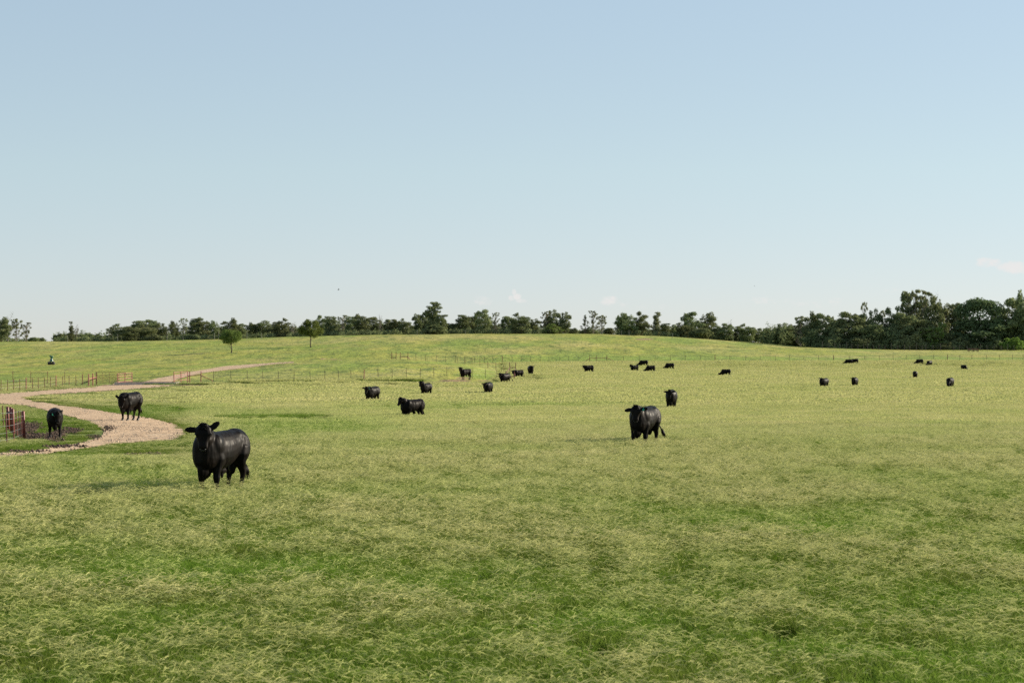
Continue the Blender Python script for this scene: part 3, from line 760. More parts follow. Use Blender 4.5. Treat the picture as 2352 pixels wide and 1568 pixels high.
    T(4, 735, 338, 100, y, 'full', 'widest dark oak left of the tall spire')
    T(4, 600, 500, 90, y - 6, 'bush', 'dark bush below the dim tree', cat='bush', name='bush')
    T(4, 880, 235, 40, y + 6, 'sparse', 'thin leafy spire sticking up from the wood')
    T(4, 850, 360, 80, y + 4, 'full', 'oak from which the thin spire rises')
    T(4, 970, 308, 48, y + 10, 'oak', 'small-crowned tree right of the thin spire')
    T(4, 1045, 312, 45, y + 14, 'sparse', 'see-through tree, second right of the thin spire')
    T(4, 1140, 292, 60, y + 8, 'oak', 'open tree just left of the giant')
    T(4, 950, 430, 95, y - 4, 'full', 'low broad oak below the small-crowned tree')
    T(4, 1060, 420, 90, y - 2, 'full', 'drooping oak under the see-through tree')
    T(4, 830, 520, 110, y - 8, 'bush', 'big dark bush at the fence, left of the giant', cat='bush', name='bush')
    T(4, 1345, 118, 120, y + 12, 'sparse', 'giant tree of the wood, twiggy open crown', var=0)
    T(4, 1330, 145, 100, y + 14, 'oak', 'giant companion tree with layered foliage', var=1)
    T(4, 1450, 150, 60, y + 10, 'sparse', 'airy side tree right of the giant', var=1)
    T(4, 1545, 182, 66, y + 8, 'oak', 'dense upright tree on the right of the giant', var=2)
    T(4, 1555, 140, 45, y + 12, 'bare', 'bare twigs above the dense upright tree')
    T(4, 1250, 345, 95, y, 'full', 'vine-draped tree below left of the giant')
    T(4, 1420, 380, 105, y - 2, 'full', 'vine-draped tree directly below the giant', crown_mats=('leaf_mid', 'leaf_mid'))
    T(4, 1530, 420, 80, y - 5, 'full', 'bright vine-covered tree below right of the giant', crown_mats=('leaf_bright', 'leaf_mid'))
    T(4, 1160, 460, 100, y - 6, 'bush', 'hanging vine bush left under the giant', cat='bush', name='bush')
    T(4, 1320, 510, 110, y - 9, 'bush', 'pale vine bush at the fence under the giant', cat='bush', name='bush', crown_mats=('leaf_mid', 'leaf_mid'))
    T(4, 1620, 300, 62, y + 16, 'sparse', 'crooked tree left of the bright sky hole', var=0)
    T(4, 1730, 245, 90, y + 14, 'sparse', 'brownish spreading tree above the sky hole', var=2)
    T(4, 1700, 262, 80, y + 18, 'oak', 'tree behind the brownish spreading one')
    T(4, 1800, 240, 50, y + 16, 'bare', 'bare-topped tree touching the big dark dome')
    T(4, 1640, 470, 90, y - 3, 'bush', 'bush below the sky hole', cat='bush', name='bush')
    T(4, 1630, 600, 62, y - 14, 'bush', 'small sunlit bush at the fence line', cat='bush', name='bush')
    T(4, 1760, 560, 80, y - 8, 'bush', 'dark low bush left of the big dark dome', cat='bush', name='bush')
    T(4, 1945, 212, 150, y + 2, 'round', 'huge dark dome-shaped oak on the right', var=2, crown_mats=('leaf_dark', 'leaf_dark'))
    T(4, 1930, 380, 170, y, 'full', 'dark lower skirt tree of the dome-shaped oak', crown_mats=('leaf_dark', 'leaf_dark'))
    T(4, 2120, 275, 72, y + 6, 'full', 'tree with slanting trunk right of the dome')
    T(4, 2238, 212, 92, y + 4, 'full', 'tall pale-green tree right of the slanting trunk', crown_mats=('leaf_mid', 'leaf_mid'))
    T(4, 2160, 430, 80, y + 10, 'oak', 'shaded tree below the pale-green one')
    T(4, 2345, 125, 62, y, 'oak', 'tallest tree at the right edge, cut by the frame')
    T(4, 2330, 330, 90, y + 4, 'full', 'full tree below the one cut by the frame')
    T(4, 2265, 548, 92, y - 16, 'bush', 'bright yellow-green bush at the right edge', cat='bush', name='bush', crown_mats=('leaf_bright', 'leaf_bright'))
    T(4, 2080, 560, 90, y - 8, 'bush', 'dark bush between the dome oak and the bright bush', cat='bush', name='bush')
    T(4, 2420, 280, 100, y, 'full', 'edge tree whose left branches enter the picture')

def build_under():
    """the brush that fills the foot of the treeline"""
    r = random.Random(12); L = []
    def run(u0, u1, y, h0, h1, st):
        u = u0
        while u < u1:
            p = at(u, y + r.uniform(-6, 6)); h = r.uniform(h0, h1); w = st * p.y / F
            L.append((p.x, p.y, p.z + h * .35, w * r.uniform(.8, 1.3), 2.5, h * .65)); u += st * .8
    run(128, 1275, 742, 2.6, 4.4, 9); run(1296, 1400, 735, 1.2, 2.4, 8); run(1420, 1700, 728, 2.2, 4.0, 9); run(1700, 1780, 690, 2.5, 4.0, 9)
    run(1765, 2480, 650, 4.0, 7.0, 14); run(1880, 2480, 622, 1.4, 3.0, 14); run(-160, 90, 760, 1.0, 2.0, 10)
    run(128, 1275, 702, 1.3, 2.3, 7); run(1420, 1700, 690, 1.2, 2.0, 8)
    me = leaf_mesh('undergrowth', L, 60000, .34, 77, [M['leaf_dark'], M['leaf_mid']], shell=.35)
    tag(link('undergrowth', me), 'dark brush filling the foot of the distant treeline', 'undergrowth', kind='stuff')
# ---------------------------------------------------------------- fences, gate, small things
def posts(root, pts, h, r, m, name='post', n=6, lean=True):
    for p in pts:
        bm = bmesh.new(); l = random.uniform(-.03, .03) if lean else 0
        d = Vector((l, 0, 1)).normalized()
        q = Vector(p)
        tube(bm, [q - d * .15, q + d * h * .5, q + d * h], [r, r, r * .95], n)
        bm_obj(name, bm, m, root)
def wires(root, pts, hs, r, m, name='wire'):
    for h in hs:
        bm = bmesh.new()
        P = []
        for a, b in zip(pts, pts[1:]):
            a, b = Vector(a), Vector(b); P.append(a + Vector((0, 0, h))); P.append(a.lerp(b, .5) + Vector((0, 0, h - .012)))
        P.append(Vector(pts[-1]) + Vector((0, 0, h)))
        tube(bm, P, r, 4); bm_obj(name, bm, m, root)
def rail(root, a, b, r, m, name='rail', n=8):
    bm = bmesh.new(); tube(bm, [a, b], r, n); bm_obj(name, bm, m, root)
def up(p, h): return Vector(p) + Vector((0, 0, h))
def build_fences():
    G6 = lambda x, y: ground((1024 + x / 2.297) / 1.7415, (1350 + y / 2.297) / 1.7415, 150)
    G5 = lambda x, y: ground(x / 4.0, 803.9 + y / 4.0, 120)
    RU, TP, WI, PI, WO = M['rust'], M['tpost'], M['wire'], M['pipe'], M['wood']
    # front fence along the mound
    f = empty('wire_fence', G5(1963, 293)); tag(f, 'wire fence on dark steel posts along the foot of the grassy mound', 'fence', 'wire fences')
    f.location = (0, 0, 0)
    a = [G5(1963, 293), G5(2122, 291), G5(2270, 290)] + [G6(x, y) for x, y in [(63, 408), (205, 412), (351, 410), (498, 408), (632, 405), (758, 402), (872, 400)]]
    c = [G6(x, y) for x, y in [(1122, 383), (1252, 380), (1382, 378), (1509, 375), (1634, 367), (1753, 358), (1873, 362), (1990, 374), (2108, 375), (2213, 372)]]
    pp = G6(992, 403)
    posts(f, a + c, 1.32, .032, TP); posts(f, [pp], 1.40, .055, PI, 'pipe_post')
    wires(f, a + [pp] + c, (.45, .8, 1.15), .006, WI)
    # long far fence
    f = empty('wire_fence'); tag(f, 'long straight wire fence crossing below the hill to the right edge', 'fence', 'wire fences')
    G3 = lambda x, y: ground((2048 + x / 2.297) / 1.7415, (1380 + y / 2.297) / 1.7415, 380)
    G8 = lambda x, y: ground((3072 + x / 2.297) / 1.7415, (1380 + y / 2.297) / 1.7415, 380)
    def Y4(x6): return at((1024 + x6 / 2.297) / 1.7415, 411)
    a = [Y4(x) for x in (1470, 1557, 1658, 1743, 1833, 1919, 2008, 2098, 2176)]
    b = [at((2048 + x / 2.297) / 1.7415, 411) for x in (0, 85, 170, 262, 340, 440, 518, 608, 1025, 1169, 1316, 1455, 1591, 1730, 2002, 2148, 2280)]
    c = [at((3072 + x / 2.297) / 1.7415, 411 if x < 1700 else 416) for x in (66, 197, 329, 464, 747, 890, 1023, 1151, 1270, 1396, 1522, 1762, 1873, 2007, 2128, 2245, 2345)]
    posts(f, a + b + c, 1.32, .042, TP)
    pp = [Y4(2264), at((2048 + 1865 / 2.297) / 1.7415, 411), at((3072 + 601 / 2.297) / 1.7415, 411), at((3072 + 1648 / 2.297) / 1.7415, 411)]
    posts(f, pp, 1.42, .075, RU, 'pipe_post')
    allp = sorted(a + b + c + pp, key=lambda p: p.x)
    wires(f, allp, (.5, 1.15), .008, WI)
    # trapezoid brace on it
    br = empty('brace'); tag(br, 'red pipe brace shaped like a flat trapezoid on the far fence', 'fence brace', 'red pipe braces')
    U = lambda x: (2048 + x / 2.297) / 1.7415
    P = [at(U(x), 409) for x in (714, 774, 871)]
    posts(br, P, 1.45, .062, RU)
    rail(br, up(P[0], .92), up(P[1], .95), .05, PI); rail(br, up(P[1], .95), up(P[2], .95), .05, PI)
    rail(br, up(P[0], .92), up(at(U(655), 409), .03), .05, PI, 'strut'); rail(br, up(P[2], .95), up(at(U(965), 409), .03), .05, PI, 'strut')
    # brace / gate posts where the far fence begins, on the mound crest
    br = empty('brace'); tag(br, 'small red double brace with a gap, on the crest of the mound', 'fence brace', 'red pipe braces')
    P = [at((1024 + x / 2.297) / 1.7415, 411) for x in (1247, 1287, 1325, 1395)]
    b0 = [p + Vector((0, 0, .12)) for p in P]
    posts(br, b0, 1.35, .07, RU)
    rail(br, up(b0[0], .25), up(b0[1], .25), .06, RU); rail(br, up(b0[2], .45), up(b0[3], .45), .06, PI)
    rail(br, up(b0[3], .45), up(at((1024 + 1418 / 2.297) / 1.7415, 411), .08), .06, PI, 'strut')
    # branch fence over the mound to the corner
    f = empty('wire_fence'); tag(f, 'short rusty wire fence descending behind the mound to the corner brace', 'fence', 'wire fences')
    u8 = lambda x: (1800 + x / 5.88) / 1.7415
    P = [at(u8(x), y) for x, y in ((172, 395), (350, 388), (518, 380), (706, 365), (890, 352), (1080, 338), (1265, 325))]
    posts(f, P, 1.32, .04, RU)
    q = at(u8(1410), 318)
    wires(f, P + [q], (.5, 1.15), .008, WI)
    # corner brace
    br = empty('brace'); tag(br, 'red H-shaped corner brace behind the bulls where the fences meet', 'fence brace', 'red pipe braces')
    g8 = lambda x, y: ground((1800 + x / 5.88) / 1.7415, (1400 + y / 5.88) / 1.7415, 180)
    A = at(u8(1410), 318); B = at(u8(1540), 318); C = at(u8(1325), 262); D = at(u8(1518), 262)
    posts(br, [A, B], 1.95, .065, RU); posts(br, [C, D], 1.35, .06, RU)
    rail(br, up(A, 1.1), up(B, 1.1), .05, RU); rail(br, up(C, .62), up(D, .68), .05, PI)
    rail(br, up(A, 1.1), up(at(u8(1300), 300), .1), .05, RU, 'strut'); rail(br, up(C, .62), up(at(u8(1250), 258), .05), .05, PI, 'strut')
    rail(br, up(B, .9), up(D, .7), .05, RU)
    # cattle guard, wings, net gate
    g = empty('cattle_guard'); tag(g, 'dark cattle guard set in the road between red pipe wings', 'cattle guard')
    a, b = G5(1098, 314), G5(1612, 312); y0 = .5 * (a.y + b.y)
    a, b = at(1098 / 4, y0), at(1612 / 4, y0)
    d = (b - a); L = d.length; dep = 2.6
    zc = max(a.z, b.z) + .08
    bm = bmesh.new(); box(bm, ((a.x + b.x) / 2, y0 - dep / 2 - .06, zc - .08), (L + .3, .12, .34)); box(bm, ((a.x + b.x) / 2, y0 + dep / 2 + .06, zc - .08), (L + .3, .12, .34))
    for xx in (a.x - .2, b.x + .2): box(bm, (xx, y0, zc - .1), (.3, dep + .1, .36))
    bm_obj('curb', bm, M['concrete'], g)
    bm = bmesh.new()
    for k in range(12): tube(bm, [(a.x, y0 - dep / 2 + .1 + k * (dep - .2) / 11, zc + .02), (b.x, y0 - dep / 2 + .1 + k * (dep - .2) / 11, zc + .02)], .055, 8)
    bm_obj('grate_bar', bm, RU, g)
    for (X, sgn, nm, uu) in ((a, 1, 'left', 0), (b, 1, 'right', 0)):
        w = empty('guard_wing'); tag(w, 'red ladder-like pipe wing on the %s end of the cattle guard' % nm, 'gate panel', 'cattle guard wings')
        xs = [X.x, X.x + .62 * 1.0, X.x + 1.2]
        ysl = [y0 - 1.1, y0 + .2, y0 + 1.5]
        P = [Vector((x, y, float(zfun(x, y)))) for x, y in zip(xs, ysl)]
        for i, p in enumerate(P): posts(w, [p], 1.42, .055, PI, lean=False)
        for h in (.38, .74, 1.06, 1.34): rail(w, up(P[0], h), up(P[2], h), .034, PI)
    f = empty('brace'); tag(f, 'red pipe brace with sloping strut, right of the cattle guard', 'fence brace', 'red pipe braces')
    P = [at(1743 / 4, y0 + .3), at(1845 / 4, y0 + .3)]
    posts(f, P, 1.40, .065, PI)
    rail(f, Vector((b.x + 1.2, y0 + 1.5, P[0].z + .85)), up(P[0], .88), .045, PI); rail(f, up(P[0], .88), up(P[1], .92), .045, PI)
    e = at(1950 / 4, y0 + .3); rail(f, up(P[1], .9), up(e, .25), .045, PI, 'strut'); posts(f, [e], .28, .05, PI, 'stub')
    gt = empty('net_gate'); tag(gt, 'wide see-through wire gate left of the cattle guard', 'gate')
    A = at(885 / 4, y0 + 2.5); B = at(1095 / 4, y0 + 2.5)
    zb = min(A.z, B.z)
    posts(gt, [A], 1.55, .075, RU, 'gate_post', lean=False)
    for k, h in enumerate((.22, .38, .52, .68, .84, 1.0, 1.18, 1.5)):
        xb = B.x if h < 1.4 else B.x + .8
        rail(gt, Vector((A.x, A.y, zb + h)), Vector((xb, B.y, zb + h)), .022, RU, 'rail', 5)
    for t in (.28, .58, .86, 1.0):
        x = A.x + (B.x - A.x) * t; rail(gt, Vector((x, A.y + .03, zb + .2)), Vector((x, A.y + .03, zb + 1.5)), .018, RU, 'stay', 5)
    br = empty('brace'); tag(br, 'red H brace with a slanting strut, left of the wire gate', 'fence brace', 'red pipe braces')
    P = [at(815 / 4, y0 - 1.0), at(852 / 4, y0 + .6)]
    posts(br, P, 1.42, .075, PI); rail(br, up(P[0], .82), up(A, .9), .05, PI)
    rail(br, up(A, .82), up(at(745 / 4, y0 + 3), .12), .05, RU, 'strut')
    # left fences
    f = empty('wire_fence'); tag(f, 'wire fence running left from the gate along the road edge', 'fence', 'wire fences')
    X5 = [8, 68, 125, 182, 298, 352, 408, 462, 576, 636, 698, 757]
    fv = lambda x: 385 + (318 - 385) * x / 815.
    lo = [G5(x, fv(x)) for x in X5]; pi = [G5(x, fv(x) - 3) for x in (240, 514)]
    posts(f, lo, 1.28, .036, RU); posts(f, pi, 1.36, .062, PI, 'pipe_post')
    wires(f, sorted([G5(-60, fv(-60))] + lo + pi + [P[0]], key=lambda p: p.x), (.4, .75, 1.1), .006, WI)
    f = empty('wire_fence'); tag(f, 'thin upper wire fence meeting the gate from the left slope', 'fence', 'wire fences')
    hi = [G5(x, y) for x, y in ((-20, 292), (120, 300), (282, 303), (437, 303), (594, 304), (757, 320))]
    posts(f, hi, 1.5, .034, RU); wires(f, hi, (.75, 1.35), .006, WI)
    # near left pen fence
    f = empty('pipe_fence'); tag(f, 'short fence of thick red pipe posts and five wires at the left edge', 'fence')
    G4 = lambda x, y: ground(x / 6.27 / 1.7415, (1580 + y / 6.27) / 1.7415, 60)
    big = [(215, 870, 585), (295, 915, 615), (345, 950, 615), (612, 1085, 690)]
    th = [(95, 820, 560), (185, 1240, 760), (360, 1185, 735), (437, 1030, 660), (515, 1110, 720), (560, 1020, 610)]
    for x, yb, hh in big:
        p = G4(x, yb); s = (hh / 6.27 / 1.7415) * p.y / F
        bm = bmesh.new(); q = p; tx = Vector((-.045 * s, 0, 0)); tube(bm, [q - Vector((0, 0, .2)), q + tx + Vector((0, 0, s - .03)), q + tx + Vector((0, 0, s))], [.062, .062, .035], 10); bm_obj('pipe_post', bm, M['pipe_red'], f, True)
    for x, yb, hh in th:
        p = G4(x, yb); s = (hh / 6.27 / 1.7415) * p.y / F
        bm = bmesh.new(); tube(bm, [p - Vector((0, 0, .2)), p + Vector((-.06 * s, 0, s))], .024, 6); bm_obj('post', bm, RU, f)
    line = [G4(-120, 1290), G4(185, 1240), G4(360, 1185), G4(515, 1110), G4(612, 1085)]
    for h in (.18, .42, .66, .90, 1.12):
        bm = bmesh.new(); tube(bm, [q + Vector((-.04 * h, -.03, h)) for q in line], .004, 5); bm_obj('wire', bm, M['wire_pale'], f)
    a_, b_ = G4(215, 870), G4(295, 915); rail(f, up(a_, .78), up(b_, .80), .05, RU)
    # wooden fence in front of the right-hand wood
    f = empty('wooden_fence'); tag(f, 'line of weathered grey posts in front of the right-hand wood', 'fence')
    xs = [500, 558, 615, 660, 722, 770, 826, 878, 915, 967, 1020, 1075, 1134, 1193, 1254, 1302, 1363, 1415, 1448, 1517, 1586, 1705, 1760, 1830, 1952, 2012, 2076, 2142, 2200, 2260, 2330]
    P = [at(1764 + x / 4.0, 600 - (8 if x > 1250 else 0)) for x in xs]
    for i, p in enumerate(P): posts(f, [p], random.uniform(1.3, 1.9) if i % 4 else 2.1, .06, WO)
    wires(f, P, (.7, 1.3), .012, M['wire'])
    # hilltop fence posts among the trees
    f = empty('hilltop_fence'); tag(f, 'sparse pale posts of a fence along the hilltop, before the trees', 'fence')
    P = []
    for (u, hgt) in ((155, 2.2), (270, 2.6), (383.5, 3.2), (420.5, 1.6), (492.5, 2.6), (502, 3.2), (567, 3.0), (600.5, 2.0), (958, 1.9), (1069, 1.7), (1427, 1.6), (1445, 1.8), (1545, 1.4)):
        y = 655; p = at(u, y); P.append(p); posts(f, [p], hgt, .065, M['wood_pale'])
    wires(f, P, (1.1, 1.6), .012, M['wire'])
    # feeder
    p = ground(117, 837.5, 300); s = p.y / F       # metres per unit of the measuring frame
    r = empty('feeder', p); tag(r, 'green hourglass-shaped feeder on black tyre base, alone on the left slope', 'feeder')
    bm = bmesh.new(); prof = [(.38, 1.78), (.36, 1.70), (.24, 1.45), (.21, 1.25), (.28, 1.0), (.40, .72), (.40, .66)]
    n = 18; rings = [[bm.verts.new((.12 + rr * math.cos(k * 6.2832 / n), rr * math.sin(k * 6.2832 / n), zz)) for k in range(n)] for rr, zz in prof]
    for A_, B_ in zip(rings, rings[1:]):
        for k in range(n): bm.faces.new((A_[k], B_[k], B_[(k + 1) % n], A_[(k + 1) % n]))
    bm.faces.new(rings[0]); bm.faces.new(rings[-1][::-1]); bm_obj('hopper', bm, M['green_plastic'], r, True)
    bm = bmesh.new(); tube(bm, [(.0, .0, 1.76), (-.36, 0, 1.80)], [.16, .05], 8); bm_obj('rain_hood', bm, M['green_plastic'], r, True)
    bm = bmesh.new(); tube(bm, [(-.30, 0, -.05), (-.30, 0, .35), (-.33, 0, .62)], [.36, .36, .33], 16); bm_obj('tub', bm, M['rubber'], r, True)
    bm = bmesh.new(); tube(bm, [(-.30, 0, .585), (-.30, 0, .66)], [.355, .34], 16); bm_obj('tub_rim', bm, M['concrete'], r)
    bm = bmesh.new(); bmesh.ops.create_uvsphere(bm, u_segments=12, v_segments=8, radius=.3, matrix=Matrix.Translation((.42, 0, .28)) @ Matrix.Diagonal((1, .9, .95, 1)))
    tube(bm, [(.42, -.2, .28), (.42, .3, .3)], .36, 14); bm_obj('tyre', bm, M['rubber'], r, True)
    bm = bmesh.new(); tube(bm, [(.42, -.23, .28), (.42, -.19, .28)], .16, 10); bm_obj('wheel_hub', bm, RU, r)
    # hay rack on the right
    p = ground(2235.5, 807.5, 480); r = empty('hay_rack', p, R(4)); tag(r, 'low rusty hay rack with slanting bars before the dark oak', 'hay rack')
    s = p.y / F; Lh = 21.5 * s; hh = 7.2 * s
    for x in (-.5, .02, .48):
        for y in (-.5, .5):
            bm = bmesh.new(); box(bm, (x * Lh, y, hh * .45), (.13, .13, hh * .92)); bm_obj('leg', bm, RU, r)
    for y in (-.5, .5):
        bm = bmesh.new(); box(bm, (-.01 * Lh, y, hh * .93), (Lh, .15, .14)); bm_obj('rail', bm, RU, r)
    bm = bmesh.new()
    for k in range(9):
        x = (-.46 + k * .115) * Lh
        tube(bm, [(x, -.45, hh * .88), (x + .18, 0, hh * .4)], .035, 5); tube(bm, [(x, .45, hh * .88), (x + .18, 0, hh * .4)], .035, 5)
    bm_obj('slat', bm, M['wood'], r)
    bm = bmesh.new(); box(bm, (0, 0, hh * .36), (Lh * .96, .5, .06)); bm_obj('tray', bm, RU, r)
def build_bird(u, v, y, span, label, head, roll):
    root = empty('bird', ((u - CX) / F * y, y, CAMZ - (v - CY) / F * y), R(head)); tag(root, label, 'bird', 'birds in the sky')
    root.rotation_euler = (R(roll), 0, R(head))
    bm = bmesh.new(); tube(bm, [(-.22, 0, 0), (-.12, 0, 0), (0, 0, 0), (.12, 0, .01), (.18, 0, .02), (.22, 0, .01)], [.012, .03, .05, .045, .025, .004], 8)
    body = bm_obj('body', bm, M['feather'], root, True)
    for s in (-1, 1):
        bm = bmesh.new(); P = [(.08, .03 * s, .02), (.12, .2 * s, .08), (.02, .5 * s, .06), (-.06, .3 * s, .05), (-.08, .03 * s, .02)]
        t = [bm.verts.new(q) for q in P]; b = [bm.verts.new((q[0], q[1], q[2] - .012)) for q in P]
        bm.faces.new(t); bm.faces.new(b[::-1])
        for i in range(5): bm.faces.new((t[i], b[i], b[(i + 1) % 5], t[(i + 1) % 5]))
        bm_obj('wing', bm, M['feather'], root)
    bm = bmesh.new(); box(bm, (-.26, 0, 0), (.12, .08, .01)); bm_obj('tail', bm, M['feather'], root)
    root.scale = (span, span, span)
# ---------------------------------------------------------------- grass
def blades(r, n, half, h, hv, w, lean, z0=0.0):
    """n curved blades as 3 quads each"""
    x = r.uniform(-half, half, n); y = r.uniform(-half, half, n)
    H = h * (1 + hv * (r.random(n) * 2 - 1)); a = r.uniform(0, 2 * np.pi, n); b = r.uniform(0, 2 * np.pi, n)
    ln = lean * H * (.3 + r.random(n))
    V = []
    for t, wt in ((0, 1), (.4, .9), (.75, .6), (1, .12)):
        cx = x + np.cos(a) * ln * t ** 1.8; cy = y + np.sin(a) * ln * t ** 1.8; cz = z0 + H * (t - .22 * t ** 3)
        for s in (-1, 1):
            V.append(np.stack([cx + np.cos(b) * w * .5 * wt * s, cy + np.sin(b) * w * .5 * wt * s, cz], 1))
    V = np.stack(V, 1).reshape(-1, 3)
    base = (np.arange(n) * 8)[:, None]
    Fc = np.concatenate([base + np.array(q) for q in ([0, 1, 3, 2], [2, 3, 5, 4], [4, 5, 7, 6])], 0)
    return V, Fc
def strands(r, n, half, h, hv, ln, w, per=3):
    """arching seed-head fingers radiating from stalk tips"""
    sx = np.repeat(r.uniform(-half, half, n), per); sy = np.repeat(r.uniform(-half, half, n), per)
    H = np.repeat(h * (1 + hv * (r.random(n) * 2 - 1)), per); m = n * per
    a = r.uniform(0, 2 * np.pi, m); L = ln * (.6 + .8 * r.random(m)); rise = r.uniform(-.05, .9, m)
    V = []
    for t, wt in ((0, .7), (.35, 1), (.7, 1), (1, .5)):
        cx = sx + np.cos(a) * L * t; cy = sy + np.sin(a) * L * t; cz = H + L * (rise * t - .38 * t ** 2)
        V.append(np.stack([cx, cy, cz + w * .5 * wt], 1)); V.append(np.stack([cx + np.sin(a) * w * .35, cy - np.cos(a) * w * .35, cz - w * .5 * wt], 1))
    V = np.stack(V, 1).reshape(-1, 3)
    base = (np.arange(m) * 8)[:, None]
    Fc = np.concatenate([base + np.array(q) for q in ([0, 1, 3, 2], [2, 3, 5, 4], [4, 5, 7, 6])], 0)
    return V, Fc
def patch(name, seed, half, nb, h, w, ns, sl, sw, per=3, stalk=True):
    r = np.random.default_rng(seed)
    V, Fc = blades(r, nb, half, h * .8, .3, w, .65); mi = [np.zeros(len(Fc))]
    Vs, Fs = [V], [Fc]; off = len(V)
    if ns:
        V2, F2 = strands(r, ns, half, h * .98, .2, sl, sw, per); Vs.append(V2); Fs.append(F2 + off); mi.append(np.ones(len(F2))); off += len(V2)
        if stalk:
            V3, F3 = blades(r, ns, half, h * 1.05, .2, w * .5, .5); Vs.append(V3); Fs.append(F3 + off); mi.append(np.ones(len(F3)))
    me = np_mesh(name, np.concatenate(Vs), np.concatenate(Fs), [M['blade'], M['seed']], np.concatenate(mi))
    return bpy.data.objects.new(name, me)
GREEN = [(720, 985, 230, 26, 1.0), (620, 1010, 120, 16, .8), (1180, 936, 280, 6, 1.0), (900, 945, 200, 8, .7), (300, 1105, 260, 24, .7), (200, 1118, 60, 10, .7), (830, 1040, 140, 25, .35), (100, 985, 130, 50, .55), (170, 1050, 160, 12, .7),
         (330, 945, 200, 12, .8), (560, 955, 170, 10, .6), (1700, 1200, 260, 14, .35), (2230, 985, 200, 8, .3), (1980, 1110, 260, 10, .35), (1480, 1130, 120, 7, .3), (1300, 1480, 420, 30, .6), (1880, 1240, 160, 20, .5),
         (500, 1330, 300, 30, .35), (350, 1450, 240, 26, .5), (2200, 1400, 200, 30, .4), (1350, 1180, 200, 10, .3), (1020, 1390, 160, 22, .35), (1500, 1505, 300, 30, .5), (640, 1240, 150, 14, .3), (2100, 1530, 240, 24, .4)]
def greenval(u, v, x, y):
    g = np.zeros(np.shape(u))
    for a, b, c, d, s in GREEN:
        g = np.maximum(g, s * np.exp(-(((u - a) / c) ** 2 + ((v - b) / d) ** 2) ** 1.2))
    n = fbm(x / 5.0 + 3, y / 6.0 + 8, 4); n2 = fbm(x / 1.3 + 30, y / 1.6 + 11, 3)
    near = np.clip((44 - y) / 24, 0, 1)
    g = g + np.clip((n - .49) * 4.6, 0, 1) * (.35 + .5 * near) + np.clip((n2 - .5) * 3.0, -.4, .6) * (.25 + .35 * near)
    return np.clip(g + .12 * near, 0, 1)
